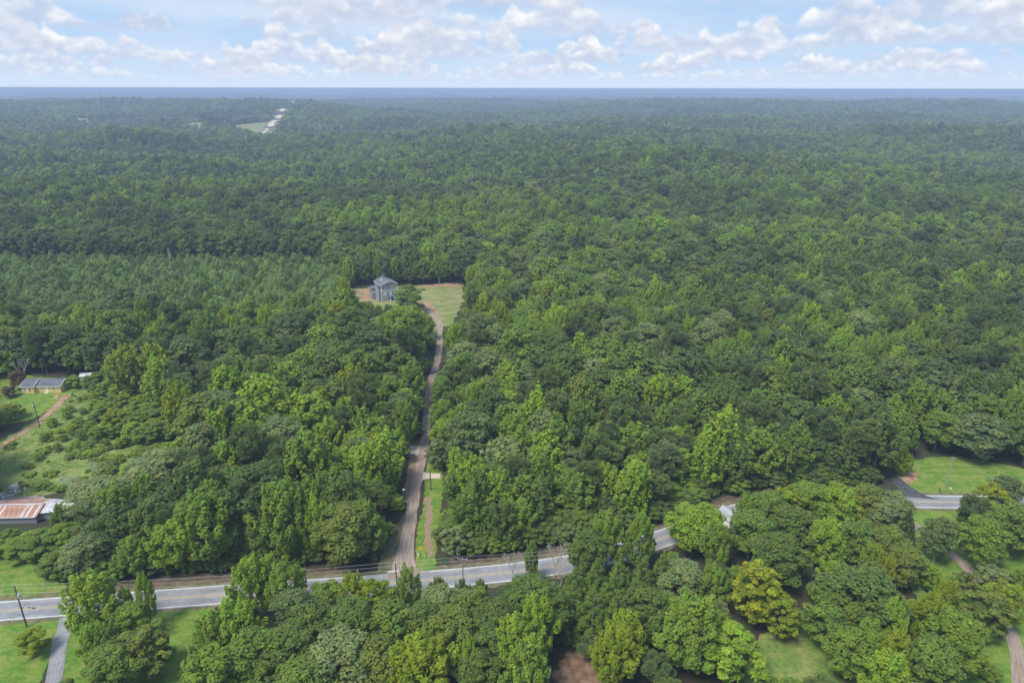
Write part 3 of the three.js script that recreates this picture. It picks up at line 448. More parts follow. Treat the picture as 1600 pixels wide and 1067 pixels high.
function crownGeo(kind, seed, n, size) {
  const R = rng(seed), clumps = clumpsFor(kind, R), needle = kind === 'pine' || kind === 'youngpine', w = kind === 'pine' ? 0.3 : needle ? 0.5 : kind === 'cypress' ? 0.5 : 0.72;
  const cum = []; let sum = 0; for (const c of clumps) { sum += c.r * (c.r + c.ry * c.tip) * (c.r > 2 ? 0.35 : 1); cum.push(sum); }
  const pos = new Float32Array(n * 12), col = new Float32Array(n * 12), idx = new Uint32Array(n * 6), d = new THREE.Vector3(), N = new THREE.Vector3(), T = new THREE.Vector3(), B = new THREE.Vector3(), p = new THREE.Vector3();
  for (let i = 0; i < n; i++) {
    const pick = R() * sum; let k = 0; while (cum[k] < pick) k++;
    const c = clumps[k];
    let y = R() * 1.55 - 0.55; const a = R() * 6.2832, q = Math.sqrt(Math.max(0, 1 - Math.min(1, y * y)));
    d.set(Math.cos(a) * q, y, Math.sin(a) * q);
    const f = needle ? 1.15 - 0.7 * R() : kind === 'open' ? 0.5 + 1.0 * R() : R() < 0.10 ? 1.05 + 0.3 * R() : 1.10 - 0.36 * R() * R() - 0.08 * R(), out = Math.hypot(c.x, c.z) + 0.01, leanOut = y > 0 && c.tip > 1.3 ? y * c.ry * c.tip * 0.34 / out : 0, taper = y > 0 && c.tip > 1.3 ? 1 - 0.35 * y : 1;
    p.set(c.x + d.x * c.r * f * taper + c.x * leanOut, c.y + d.y * c.ry * f * (y > 0 ? c.tip : c.tip > 1.3 ? 0.6 : 1), c.z + d.z * c.r * f * taper + c.z * leanOut);
    const jit = 0.44;
    N.set(d.x + (R() - 0.5) * 2 * jit, d.y * (c.tip > 1.3 ? 0.6 : 1) + 0.34 + (R() - 0.5) * 2 * jit, d.z + (R() - 0.5) * 2 * jit).normalize();
    T.set(R() - 0.5 + d.x * 0.6, R() - 0.5 + (c.tip > 1.3 ? 0.75 : -0.12), R() - 0.5 + d.z * 0.6); if (kind === 'pine') { T.set(d.x + (R() - 0.5) * 0.9, d.y + 0.25 + (R() - 0.5) * 0.9, d.z + (R() - 0.5) * 0.9).normalize(); N.set(R() - 0.5, R() * 0.8 + 0.2, R() - 0.5); N.addScaledVector(T, -N.dot(T)).normalize(); } T.addScaledVector(N, -T.dot(N)).normalize(); B.crossVectors(N, T);
    const L = size * (0.65 + R() * 0.75), wd = L * w * (0.8 + R() * 0.4) * 0.5, sagg = L * 0.13, o = i * 12;
    const set = (j, t, b, h) => { pos[o + j * 3] = p.x + T.x * t + B.x * b + N.x * h; pos[o + j * 3 + 1] = p.y + T.y * t + B.y * b + N.y * h; pos[o + j * 3 + 2] = p.z + T.z * t + B.z * b + N.z * h; };
    set(0, -L * 0.5, 0, -sagg); set(1, 0.04 * L, wd, 0); set(2, L * 0.5, 0, -sagg); set(3, 0.04 * L, -wd, 0);
    const v = c.v * (0.80 + R() * 0.40), warm = 0.90 + 0.2 * c.h + (R() - 0.5) * 0.16;
    for (let j = 0; j < 4; j++) { col[o + j * 3] = v * warm; col[o + j * 3 + 1] = v; col[o + j * 3 + 2] = v * (1.9 - warm) * 0.98; }
    idx.set([i * 4, i * 4 + 1, i * 4 + 2, i * 4, i * 4 + 2, i * 4 + 3], i * 6);
  }
  const g = new THREE.BufferGeometry(); g.setAttribute('position', new THREE.BufferAttribute(pos, 3)); g.setAttribute('color', new THREE.BufferAttribute(col, 3)); g.setIndex(new THREE.BufferAttribute(idx, 1));
  return g;
}
function trunkGeo(kind, seed, limbs = 9) {
  const R = rng(seed + 500), out = [], top = kind === 'pine' || kind === 'youngpine' || kind === 'cypress' ? 18.5 : 13, lean = kind === 'oak' || kind === 'open' || kind === 'poplar' ? (R() - 0.5) * 0.8 : 0;
  const r0 = kind === 'shrub' ? 0.22 : 0.34;
  out.push(bar([0, -0.3, 0], [lean * 0.4, top * 0.45, lean * 0.3], r0, r0 * 0.7, 7), bar([lean * 0.4, top * 0.45, lean * 0.3], [lean, top, lean * 0.4], r0 * 0.7, 0.07, 6));
  for (let i = 0; i < limbs; i++) { const t = (kind === 'pine' ? 0.5 : 0.3) + 0.6 * i / limbs, a = i * 2.4 + R(), L = (kind === 'pine' ? 2.2 : 3.2) * (1 - t * 0.55), y = top * t; out.push(bar([lean * t, y, lean * t * 0.4], [lean * t + Math.cos(a) * L, y + L * (kind === 'pine' ? 0.35 : 0.95), lean * t * 0.4 + Math.sin(a) * L], 0.13 * (1.2 - t), 0.035, 5)); }
  return mergeGeometries(out);
}
// crowns by level of detail: [leaves, leaf length]
const LOD = [[7400, 0.54], [2700, 0.84], [800, 1.5], [210, 2.7]], cache = new Map();
function crown(kind, v, lod) { const key = kind + v + '/' + lod; if (!cache.has(key)) { let [n, s] = LOD[lod]; if (kind === 'youngpine' || kind === 'pine') { n = Math.round(n * (kind === 'pine' ? 1.7 : 1.3)); if (kind === 'pine') s *= 1.15; } if (kind === 'cypress') { n = Math.round(n * 1.5); s *= 0.85; } cache.set(key, crownGeo(kind, 100 + v * 17 + kind.length * 1009, n, s)); } return cache.get(key); }
function trunk(kind, v) { const key = kind + v; if (!cache.has(key)) cache.set(key, trunkGeo(kind, v * 3 + 1)); return cache.get(key); }
const NAME = { oak: 'oak_tree', open: 'broadleaf_tree', poplar: 'poplar_tree', pine: 'pine_tree', youngpine: 'young_pine', cypress: 'cypress_tree', shrub: 'shrub' };
const CAT = { oak: 'tree', open: 'tree', poplar: 'tree', pine: 'pine tree', youngpine: 'pine tree', cypress: 'evergreen tree', shrub: 'shrub' };
const placedTrees = [], RT = rng(77);
let made = 0;
function tree(kind, x, z, h, w, tone, label, group, lod = 0) {
  const t = thing(NAME[kind], label, CAT[kind], x, z, RT() * 6.28, group), v = made++ % 6;
  t.position.y = heightAt(x, z); t.scale.set(w / 10, h / 20, w / 10 * (0.92 + RT() * 0.16));
  part('crown', crown(kind, v, lod), leafMat[tone], t); part('trunk', trunk(kind, v), RT() < 0.25 ? M.paleBark : M.bark, t);
  placedTrees.push([x, z, w / 2, h]);
  return t;
}
// hand-placed trees that the photograph shows one by one: kind, x, z, height, width, tone, label
const NEAR = [
  ['poplar', -95.6, -124.9, 19, 13, 'bright', 'bright green broad tree overlapping the road at the left, beside the paved drive'],
  ['poplar', -85.4, -128.5, 17, 4.6, 'bright', 'thin upright light green tree crossing the road at the left'],
  ['poplar', -90.3, -128.8, 12, 4, 'bright', 'small light green tree leaning beside the thin upright one'],
  ['poplar', -91.3, -116.4, 12, 6, 'bright', 'small bright sapling below the bright broad tree at the left'],
  ['poplar', -89.1, -117.2, 12, 6.5, 'fresh', 'young green tree beside the bright sapling at the lower left'],
  ['open', -78.6, -113.5, 14, 13, 'olive', 'round olive-yellow tree beside the narrow grass strip'],
  ['oak', -82.5, -109.3, 13, 11, 'mid', 'mid green tree below the olive-yellow tree at the lower left'],
  ['oak', -87.2, -123.6, 11, 9, 'fresh', 'low leafy tree at the road edge left of the grass strip'],
  ['shrub', -108.0, -120.2, 7, 6.5, 'lime', 'yellow-green bush in front of the left utility pole'],
  ['shrub', -119.1, -146.3, 8, 8.5, 'mid', 'round clipped green bush at the edge of the left lawn'],
  ['oak', -111.3, -146.2, 12, 11, 'sage', 'grey-green tree behind the round bush across the road'],
  ['shrub', -132.7, -153.0, 7, 9, 'fresh', 'bushy thicket in front of the rusty barn'],
  ['shrub', -140.6, -159.4, 5, 6.5, 'mid', 'low thicket against the rusty barn wall at the left edge'],
  ['shrub', -133.2, -157.1, 6, 7, 'bright', 'bright thicket against the rusty barn wall'],
  ['shrub', -139.0, -154.5, 5, 7, 'fresh', 'leafy thicket cut by the left edge below the barn'],
  ['shrub', -128.9, -153.4, 5, 7, 'lime', 'yellow-green low thicket above the left lawn'],
  ['shrub', -127.0, -154.1, 9, 11, 'mid', 'dark leafy thicket right of the rusty barn wall'],
  ['shrub', -122.4, -156.4, 9, 11, 'fresh', 'tall thicket below the pale tin shed'],
  ['poplar', -61.1, -129.2, 20, 10, 'bright', 'tall bright tree right of the grass strip at the road edge'],
  ['poplar', -52.8, -129.6, 19, 10, 'fresh', 'second tall bright tree by the road right of the grass strip'],
  ['poplar', -57.9, -133.2, 18, 7, 'bright', 'slender bright tree between the two tall ones at the road'],
  ['poplar', -59.5, -116.4, 19, 11, 'bright', 'light green tree on the right side of the grass strip'],
  ['poplar', -62.6, -113.7, 18, 10, 'fresh', 'broad green tree bordering the grass strip at the bottom left'],
  ['oak', -53.2, -109.4, 17, 13, 'mid', 'round green tree at the lower left behind the grass strip'],
  ['oak', -60.4, -106.2, 16, 12, 'fresh', 'green tree at the bottom edge beside the grass strip'],
  ['oak', -48.6, -121.9, 16, 12, 'blue', 'dull blue-green tree below the two tall road trees'],
  ['poplar', -37.4, -130.1, 15, 9, 'lime', 'yellow-green pointed tree reaching over the road left of the driveway'],
  ['open', -32.7, -129.5, 13, 11, 'lime', 'yellow-green spreading tree left of the driveway mouth'],
  ['open', -43.0, -129.0, 13, 11, 'fresh', 'feathery green tree left of the yellow-green pointed tree'],
  ['poplar', -24.8, -131.9, 15, 6.4, 'fresh', 'upright narrow tree hiding the foot of the driveway pole'],
  ['youngpine', -17.7, -133.7, 11, 5.5, 'dark', 'dark pointed evergreen right of the upright narrow tree'],
  ['youngpine', -11.9, -133.2, 10.5, 5, 'dark', 'dark little evergreen below the crossarm pole'],
  ['youngpine', -7.6, -132.8, 11, 5, 'mid', 'dark little evergreen right of the crossarm pole'],
  ['oak', -16.1, -126.9, 13, 11, 'sage', 'pale grey-green tree below the dark pointed evergreen'],
  ['oak', -9.5, -126.0, 13, 11, 'olive', 'olive tree below the little evergreens'],
  ['oak', -2.8, -121.9, 14, 11, 'dark', 'dull green tree near the road right of the olive tree'],
  ['oak', -44.4, -119.0, 15, 13, 'dark', 'dark oak below the road, first of the dark row'],
  ['oak', -35.6, -120.0, 15, 13, 'dark', 'dark oak below the yellow-green pointed tree'],
  ['oak', -27.3, -120.2, 14, 12, 'mid', 'dark oak below the upright narrow tree'],
  ['oak', -19.8, -121.3, 13, 11, 'dark', 'dark oak above the glowing lime tree'],
  ['oak', -13.2, -118.8, 14, 13, 'olive', 'broad brownish-green oak right of the glowing lime tree'],
  ['oak', -4.1, -117.2, 14, 12, 'dark', 'deep green oak left of the bright twin-topped tree'],
  ['oak', -47.1, -110.5, 16, 14, 'dark', 'dark oak at the lower left of the dark row'],
  ['oak', -35.4, -108.2, 17, 15, 'sage', 'broad grey-green oak at the bottom edge'],
  ['oak', -27.5, -107.1, 16, 12, 'olive', 'olive-green oak left of the glowing lime tree'],
  ['oak', -40.6, -101.4, 16, 13, 'mid', 'mid green oak at the bottom left of the grey-green oak'],
  ['poplar', -18.0, -107.9, 17, 15, 'lime', 'glowing lime-yellow tree at the bottom centre'],
  ['poplar', -22.3, -105.9, 15, 10, 'lime', 'lower lime-yellow tree left of the bottom centre one'],
  ['poplar', -17.6, -116.4, 12, 7, 'fresh', 'small light green tree behind the glowing lime tree'],
  ['poplar', -8.9, -110.7, 15, 5.4, 'bright', 'narrow light green spire right of the glowing lime tree'],
  ['oak', -7.2, -108.6, 12, 10, 'dark', 'low dark tree behind the narrow spire at the bottom'],
  ['poplar', 5.4, -117.2, 20, 8.5, 'bright', 'tall bright twin-topped tree in front of the dark broad tree'],
  ['poplar', 1.1, -113.2, 18, 10, 'bright', 'broad light green tree left of the twin-topped one'],
  ['poplar', 3.2, -106.9, 17, 11, 'fresh', 'fresh green tree at the bottom below the twin-topped one'],
  ['oak', 5.4, -123.8, 18, 15, 'dark', 'very broad dark green tree left of the evergreen clump'],
  ['poplar', 5.0, -144.6, 13, 4.2, 'mid', 'slim dark columnar tree standing against the road'],
  ['poplar', 25.1, -149.2, 19, 10, 'fresh', 'tall green tree hiding the road bend, left of a pair'],
  ['poplar', 33.2, -148.6, 19, 9.5, 'fresh', 'tall green tree hiding the road bend, right of a pair'],
  ['oak', 19.1, -145.3, 15, 11, 'dark', 'dark tree left of the tall pair at the road bend'],
  ['oak', 49.1, -157.2, 15, 14, 'bright', 'bright spreading tree beside the visible piece of the road bend'],
  ['poplar', 53.5, -148.8, 16, 9, 'fresh', 'leafy green tree right of the bright spreading one'],
  ['oak', 64.5, -154.2, 15, 13, 'mid', 'mid green tree below the cottage'],
  ['cypress', 20.8, -136.2, 14, 10.0, 'mid', 'dark spiky evergreen at the upper left of the clump'],
  ['cypress', 26.7, -137.5, 14, 10.0, 'mid', 'dark spiky evergreen at the top of the clump'],
  ['cypress', 32.4, -137.8, 13, 9.4, 'mid', 'dark spiky evergreen at the upper right of the clump'],
  ['cypress', 37.9, -140.2, 13, 9.4, 'mid', 'dark spiky evergreen behind the clump by the bright spreading tree'],
  ['cypress', 15.3, -134.4, 13, 9.4, 'mid', 'dark spiky evergreen by the dead bushes'],
  ['cypress', 24.1, -130.1, 15, 10.3, 'mid', 'dark spiky evergreen in the middle of the clump'],
  ['cypress', 30.0, -131.4, 14, 10.0, 'mid', 'dark spiky evergreen on the right flank of the clump'],
  ['cypress', 14.1, -126.6, 15, 10.3, 'mid', 'dark spiky evergreen on the left flank of the clump'],
  ['cypress', 18.6, -124.6, 16, 10.9, 'mid', 'dark spiky evergreen at the front of the clump'],
  ['cypress', 24.0, -123.7, 15, 10.3, 'mid', 'dark spiky evergreen at the front right of the clump'],
  ['oak', 30.8, -124.1, 15, 12, 'dark', 'round dark oak below the evergreen clump'],
  ['oak', 42.1, -135.1, 14, 11, 'sage', 'grey-green tree right of the evergreen clump'],
  ['poplar', 48.3, -132.9, 15, 8, 'fresh', 'fresh green tree between grey-green tree and the golden tree'],
  ['poplar', 23.9, -113.4, 18, 11, 'lime', 'yellow-green pointed tree in the lower centre right of the bare earth'],
  ['poplar', 20.3, -110.5, 16, 8, 'lime', 'yellow-green side tree leaning over the bare earth'],
  ['poplar', 39.0, -115.8, 20, 16, 'fresh', 'large pale green tree at the bottom right of centre'],
  ['open', 46.8, -113.4, 15, 15, 'bright', 'feathery green tree right of the large pale green one'],
  ['open', 58.3, -129.9, 17, 15, 'yellow', 'golden-yellow tree standing out in the lower right'],
  ['open', 62.5, -125.5, 12, 10, 'lime', 'lower golden-green tree beside the golden-yellow one'],
  ['oak', 75.9, -155.1, 15, 13, 'dark', 'dark green tree beside the road right of the cottage'],
  ['open', 79.9, -167.7, 15, 13, 'lime', 'yellow-green domed tree at the road bend'],
  ['oak', 96.8, -168.6, 14, 12, 'lime', 'yellow-green domed tree left of the blacktop drive'],
  ['oak', 89.0, -166.8, 12, 11, 'fresh', 'green tree between two yellow-green domes'],
  ['oak', 105.5, -164.6, 13, 13, 'sage', 'grey-green tree opposite the blacktop drive'],
  ['cypress', 109.1, -158.9, 13, 6.5, 'deep', 'dark cone-shaped tree beside the lawn opposite the blacktop drive'],
  ['poplar', 82.5, -149.9, 16, 12, 'bright', 'bright fan-shaped tree in the right foreground belt'],
  ['oak', 90.6, -150.2, 15, 12, 'mid', 'mid green tree right of the bright fan-shaped one'],
  ['oak', 67.6, -142.6, 16, 14, 'dark', 'dark broad tree above the golden-yellow tree'],
  ['oak', 98.4, -148.8, 14, 11, 'olive', 'olive-green tree at the edge of the right lawn'],
  ['poplar', 90.9, -141.6, 15, 6.5, 'lime', 'yellow-green tuft-topped tree above the big dark dome'],
  ['poplar', 93.8, -139.7, 13, 3.6, 'yellow', 'small bright yellow treetop in the right belt'],
  ['oak', 99.4, -142.8, 13, 11, 'olive', 'dull green tree by the curving paved drive'],
  ['oak', 79.7, -126.0, 19, 20, 'dark', 'very large dark domed oak in the lower right'],
  ['oak', 71.9, -121.9, 16, 13, 'mid', 'leafy green tree on the left flank of the dark domed oak'],
  ['oak', 72.1, -113.7, 13, 10, 'fresh', 'lower green tree beside the brownish lawn'],
  ['poplar', 83.3, -118.9, 18, 8, 'bright', 'bright ragged tree in front of the dark domed oak'],
  ['poplar', 93.4, -121.7, 17, 8, 'lime', 'yellow-green ragged tree right of the dark domed oak'],
  ['poplar', 75.9, -113.5, 16, 9, 'fresh', 'fresh green tree below the dark domed oak'],
  ['poplar', 79.8, -110.7, 17, 8, 'lime', 'yellow-green upright tree near the bottom right'],
  ['poplar', 75.0, -104.9, 16, 11, 'bright', 'bright tree at the bottom edge right of the brownish lawn'],
  ['poplar', 94.3, -113.7, 18, 14, 'fresh', 'broad fresh green tree at the lower right'],
  ['oak', 87.1, -108.9, 15, 12, 'mid', 'mid green tree left of the broad one at the lower right'],
  ['oak', 114.4, -152.8, 14, 9.5, 'blue', 'solitary dark blue-green tree on the right lawn'],
  ['open', 113.1, -138.6, 8, 7, 'olive', 'loose grey-olive tree below the solitary lawn tree'],
  ['open', 120.5, -140.4, 9, 8, 'sage', 'thin greyish small tree beside the big right edge tree'],
  ['open', 109.5, -125.4, 13, 12, 'olive', 'yellow-olive drooping tree above the paved drive'],
  ['open', 115.7, -128.5, 14, 11, 'lime', 'yellow-green tree at the right edge above the paved drive'],
  ['open', 140.0, -170.3, 14, 11, 'yellow', 'yellow-topped tree in front of the road at the right edge'],
  ['oak', 132.6, -166.8, 12, 9, 'deep', 'dark ragged tree left of the yellow-topped one'],
  ['oak', 151.5, -180.3, 10, 9, 'blue', 'blue-green round tree behind the yellow-topped one'],
  ['oak', 135.5, -156.6, 16, 14, 'mid', 'big green tree below the yellow-topped one at the right edge'],
  ['oak', 124.7, -150.7, 16, 13, 'fresh', 'large leafy tree at the right edge of the lawn'],
  ['oak', 71.5, -162.5, 16, 12, 'mid', 'green tree hiding the road right of the cottage'],
  ['oak', 84.6, -167.1, 16, 12, 'fresh', 'fresh green tree right of the yellow-green dome at the road bend'],
  ['oak', 92.4, -166.7, 16, 12, 'bright', 'bright green tree hiding the road left of the second yellow-green dome'],
  ['oak', 101.9, -167.3, 15, 12, 'olive', 'olive tree hiding the road opposite the blacktop drive'],
  ['oak', 108.0, -165.6, 14, 11, 'sage', 'dusty green tree at the road edge beside the dark cone'],
  ['oak', 52.4, -156.9, 16, 11, 'bright', 'bright leafy tree just left of the cottage'],
  ['poplar', 65.9, -162.8, 15, 8, 'fresh', 'small green tree just right of the cottage'],
  // across the road and further off
  ['oak', -105.8, -219.0, 20, 21, 'blue', 'huge domed grey-green oak behind the rough meadow'],
  ['oak', -107.4, -182.0, 17, 22, 'sage', 'big dusky oak overhanging the rough meadow'],
  ['oak', -118.6, -168.7, 15, 19, 'sage', 'dusky oak half hiding the pale tin shed'],
  ['oak', -76.0, -197.1, 21, 16, 'sage', 'silvery pale green tree in the woods left of the driveway'],
  ['shrub', -58.9, -368.3, 18, 19, 'mid', 'round full tree in front of the grey house'],
  ['shrub', -207.5, -256.5, 5.5, 6, 'brown', 'bronze-brown round tree on the lawn of the yellow house'],
  ['oak', -208.9, -264.4, 9, 7, 'brown', 'bronze-brown tree beside the yellow house'],
  ['oak', 161.0, -209.0, 16, 22, 'blue', 'wide dark drooping tree beyond the lawn at the right edge'],
  ['oak', 149.2, -212.9, 16, 13, 'fresh', 'green round tree beyond the lawn at the right'],
  ['poplar', 127.8, -197.2, 11, 8, 'lime', 'yellow-green small tree beside the bare earth and blacktop drive'],
  ['open', -15.0, -155.6, 9, 9, 'sage', 'pale weeping tree right of the driveway mouth'],
  ['open', -24.9, -200.1, 12, 9, 'sage', 'open pale green tree leaning over the driveway'],
  ['pine', 6.4, -224.6, 22, 9.5, 'sage', 'tall greyish pine with bare trunk right of the driveway'],
  ['oak', 75.5, -352.9, 18, 16, 'sage', 'pale dusty dome in the woods far right of the driveway'],
  ['poplar', -43.7, -271.5, 14, 8, 'fresh', 'green tree at the upper end of the driveway woods'],
  ['oak', -27.3, -243.9, 16, 10, 'mid', 'green tree leaning over the driveway from the right, farther one'],
  ['oak', -24.9, -223.4, 16, 10, 'fresh', 'fresh green tree leaning over the driveway from the right, middle one'],
  ['poplar', -37.5, -213.8, 20, 10, 'fresh', 'tall fresh tree left of the dark middle of the driveway'],
  ['oak', -23.5, -211.1, 14, 9, 'bright', 'bright tree right of the driveway above the open pale one'],
  ['open', -113.4, -171.4, 9, 7.5, 'pink', 'pale pink flowering tree beside the dusky oaks'],
  ['open', -70.7, -228.0, 19, 9, 'yellow', 'yellowing tree in the woods left of the driveway'],
  ['open', -85.0, -228.0, 20, 11, 'olive', 'brownish-olive tree in the woods left of the driveway'],
  ['oak', -222.3, -330.7, 16, 14, 'lime', 'yellow-green crown at the near edge of the pine plantation'],
  ['shrub', -68.4, -360.0, 9, 7, 'dark', 'dark bushy tree standing before the grey house'],
  ['shrub', -72.7, -352.9, 9, 8, 'mid', 'bushy tree left of the grey house porch'],
  ['shrub', -48.4, -339.9, 5, 5, 'fresh', 'low bush in the field inside the driveway bend'],
  ['shrub', -43.3, -348.0, 3, 3.4, 'dark', 'small dark bush beside the driveway bend'],
];
for (const [kind, x, z, h, w, tone, label] of NEAR) tree(kind, x, z, h, w, tone, label);

// bare trees: forking tubes
function bareTree(x, z, h, spread, mat, label, depth = 4, fork = 3) {
  const R = rng(Math.round(Math.abs(x * 13 + z * 7))), trunkParts = [], twigs = [], up = new THREE.Vector3(0, 1, 0);
  const grow = (p, dir, len, r, k) => {
    const q = p.clone().addScaledVector(dir, len); (k === 0 ? trunkParts : twigs).push(bar(p.toArray(), q.toArray(), r, r * 0.62, 5));
    if (k >= depth) return;
    for (let i = 0; i < fork; i++) { const a = i / fork * 6.28 + R() * 2, d = dir.clone().addScaledVector(new THREE.Vector3(Math.cos(a), R() * 0.35, Math.sin(a)), spread * (0.6 + R() * 0.7)).addScaledVector(up, 0.12).normalize(); grow(q, d, len * (0.58 + R() * 0.22), r * 0.62, k + 1); }
  };
  grow(new THREE.Vector3(0, -0.2, 0), new THREE.Vector3((R() - 0.5) * 0.2, 1, (R() - 0.5) * 0.2).normalize(), h * 0.36, h * 0.016 + 0.04, 0);
  const t = thing('bare_tree', label, 'dead tree', x, z); t.position.y = heightAt(x, z);
  part('trunk', mergeGeometries(trunkParts), mat, t); part('branches', mergeGeometries(twigs), mat, t); placedTrees.push([x, z, h * 0.25, h]);
}
bareTree(11.2, -146.2, 10, 0.55, M.deadWood, 'bleached leafless bush standing before the road, the taller one', 5, 3);
bareTree(12.7, -143.0, 7, 0.8, M.deadWood, 'bleached leafless bush below the taller dead one by the road', 5, 3);
bareTree(0.5, -144.4, 9, 0.5, M.deadWood, 'thin bleached leafless tree left of the slim columnar tree', 4, 3);
bareTree(18.2, -237.0, 15, 0.7, M.brownTwig, 'dead brown twiggy crown in the woods right of the driveway', 5, 4);
bareTree(-132.4, -189.6, 9, 0.45, M.deadWood, 'bare silver snag at the lower end of the rough meadow', 4, 3);
bareTree(-138.0, -184.1, 7, 0.8, M.deadWood, 'pale leafless bush by the pale tin shed', 5, 3);
bareTree(-207.3, -266.7, 13, 0.45, M.deadWood, 'bare pale snag above the yellow house', 4, 3);
bareTree(133.2, -291.1, 20, 0.5, M.deadWood, 'forked pale snag in the woods at the right', 3, 2);
bareTree(-231.8, -449.4, 22, 0.4, M.deadWood, 'pale bare trunks at the far edge of the pine plantation', 3, 2);
bareTree(64.5, -264.2, 18, 0.4, M.deadWood, 'bare pale treetop in the woods right of centre', 3, 3);
// ---------------------------------------------------------------- the woods
const keep = Object.values(A);
const viewOf = [                                      // ground that stays open to the sky between the drone and the trees
  [[-138.1, -138.3], [-113.7, -139.0], [-106.5, -127.5], [-130.0, -127.5]], [[-102.1, -139.9], [-74.2, -143.2], [-71.4, -136.0], [-98.1, -132.7]], [[-35.7, -149.2], [0.9, -152.4], [17.6, -156.2], [15.9, -145.4], [0.0, -143.7], [-33.7, -138.3]],
  A.leftLawn, A.nearLeftLawn, A.strip, [[124.4, -195.5], [135.9, -205.0], [155.6, -208.4], [171.5, -199.5], [162.0, -186.0], [138.3, -175.6], [125.9, -157.3], [119.3, -166.0], [118.8, -178.9]],
  [[-60.1, -427.0], [-32.4, -428.6], [-30.1, -394.4], [-33.1, -352.5], [-38.9, -358.0], [-54.3, -381.5]], [[-88.9, -415.1], [-71.1, -415.1], [-67.9, -394.4], [-83.3, -394.4]], [[-103.0, -415.1], [-88.9, -415.1], [-86.8, -394.4], [-93.1, -397.0]],
  [[-221.7, -270.8], [-205.6, -267.5], [-184.2, -262.9], [-182.1, -251.6], [-183.2, -237.3], [-185.5, -219.4]], [[-180.6, -212.4], [-179.8, -231.9], [-178.8, -250.4], [-169.3, -256.5], [-143.8, -240.0], [-126.4, -224.3], [-128.7, -214.7], [-132.6, -205.0], [-137.1, -186.7], [-159.5, -182.4]], [[-185.5, -219.4], [-184.3, -231.4], [-183.2, -241.2], [-185.1, -256.5], [-182.1, -254.0], [-180.2, -242.3], [-178.3, -224.3], [-180.0, -211.5]], [[-32.0, -219.4], [-34.2, -245.7], [-35.5, -270.8], [-35.9, -295.9], [-34.1, -295.9], [-33.5, -273.6], [-32.4, -245.7], [-30.1, -219.4]], [[-156.6, -178.3], [-142.3, -178.9], [-137.1, -170.7], [-149.7, -168.5]],
  [[-31.4, -150.5], [-31.4, -178.9], [-31.9, -208.0], [-32.0, -219.4], [-30.1, -219.4], [-28.5, -209.3], [-23.6, -199.5], [-22.8, -191.6], [-23.2, -175.6], [-20.2, -150.5]], [[-36.7, -300.7], [-40.3, -347.2], [-37.2, -347.2], [-32.8, -300.7]],
  [[59.4, -124.5], [67.6, -126.5], [74.2, -124.5], [74.3, -113.5], [54.1, -113.5]], [[122.0, -176.6], [139.1, -176.6], [128.4, -160.1], [127.7, -146.7], [126.9, -138.3], [120.4, -140.6], [119.1, -149.2], [117.7, -161.6]], [[-32.5, -177.2], [-34.7, -193.5], [-36.1, -212.4], [-33.4, -219.4], [-30.9, -189.7], [-30.6, -175.6], [-30.6, -160.1], [-31.4, -151.8], [-33.5, -151.8], [-33.2, -163.0]], [[115.1, -124.5], [118.8, -124.5], [110.2, -112.3], [107.5, -112.3]], [[13.5, -117.0], [17.8, -117.9], [17.9, -112.3], [13.1, -112.3]],
];
const boxes = viewOf.map((p) => [Math.min(...p.map((q) => q[0])), Math.max(...p.map((q) => q[0])), Math.min(...p.map((q) => q[1])), Math.max(...p.map((q) => q[1]))]);
function hides(x, z, r, h) {                          // would this tree stand in a line of sight to open ground?
  for (let k = 1; k <= 7; k++) {
    const t = k / 7, s = EYE / (EYE - h * t * 0.96), rr = r * (t > 0.92 ? 0.35 : 0.85);
    for (const o of [-1, 0, 1]) { const X = (x + o * rr) * s, Z = z * s; for (let i = 0; i < viewOf.length; i++) { const b = boxes[i]; if (X > b[0] && X < b[1] && Z > b[2] && Z < b[3] && inside(viewOf[i], X, Z)) return true; } }
  }
  return false;
}
const roadPts = roadLine.getSpacedPoints(300), lanePts = laneLine.getSpacedPoints(160);
const nearLine = (pts, x, z, d) => pts.some((p) => (p.x - x) ** 2 + (p.z - z) ** 2 < d * d);
const sites = [[-76, -397, 13], [-192, -265, 12], [-149, -170, 17], [-134.2, -174.9, 8], [-186.4, -276.4, 5], [64.6, -172.3, 6]];
const plantation = [[-417.7, -472.2], [-253.3, -479.7], [-137.2, -475.9], [-108.1, -438.0], [-97.2, -394.4], [-95.5, -358.0], [-105.0, -329.1], [-133.4, -334.9], [-164.1, -329.1], [-203.2, -340.9], [-243.1, -345.1], [-311.6, -340.9]], oakWall = [[-425.3, -470.4], [-252.4, -477.8], [-134.4, -474.1], [-133.3, -497.2], [-267.8, -509.6], [-454.2, -505.4]];
const highway = curveOf([[-700, -1960], [-735, -2120], [-810, -2440], [-890, -2760], [-960, -3050]]);
const hwPts = highway.getSpacedPoints(60);
const farFields = [[-1560, -2500, 170, 40], [-1330, -2360, 210, 20], [-1180, -1480, 120, 16], [-1010, -2250, 70, 30], [-830, -2260, 100, 90]];
function openFar(x, z) {
  for (const p of hwPts) { const dz = z - p.z, dx = x - p.x * (z / p.z); if (Math.abs(dx) < 30 && dz > -25 && dz < 110) return true; }
  for (const [fx, fz, w, d] of farFields) if (Math.abs(x - fx * (z / fz)) < w * 0.5 && z > fz - d && z < fz + d + 120) return true;
  return false;
}
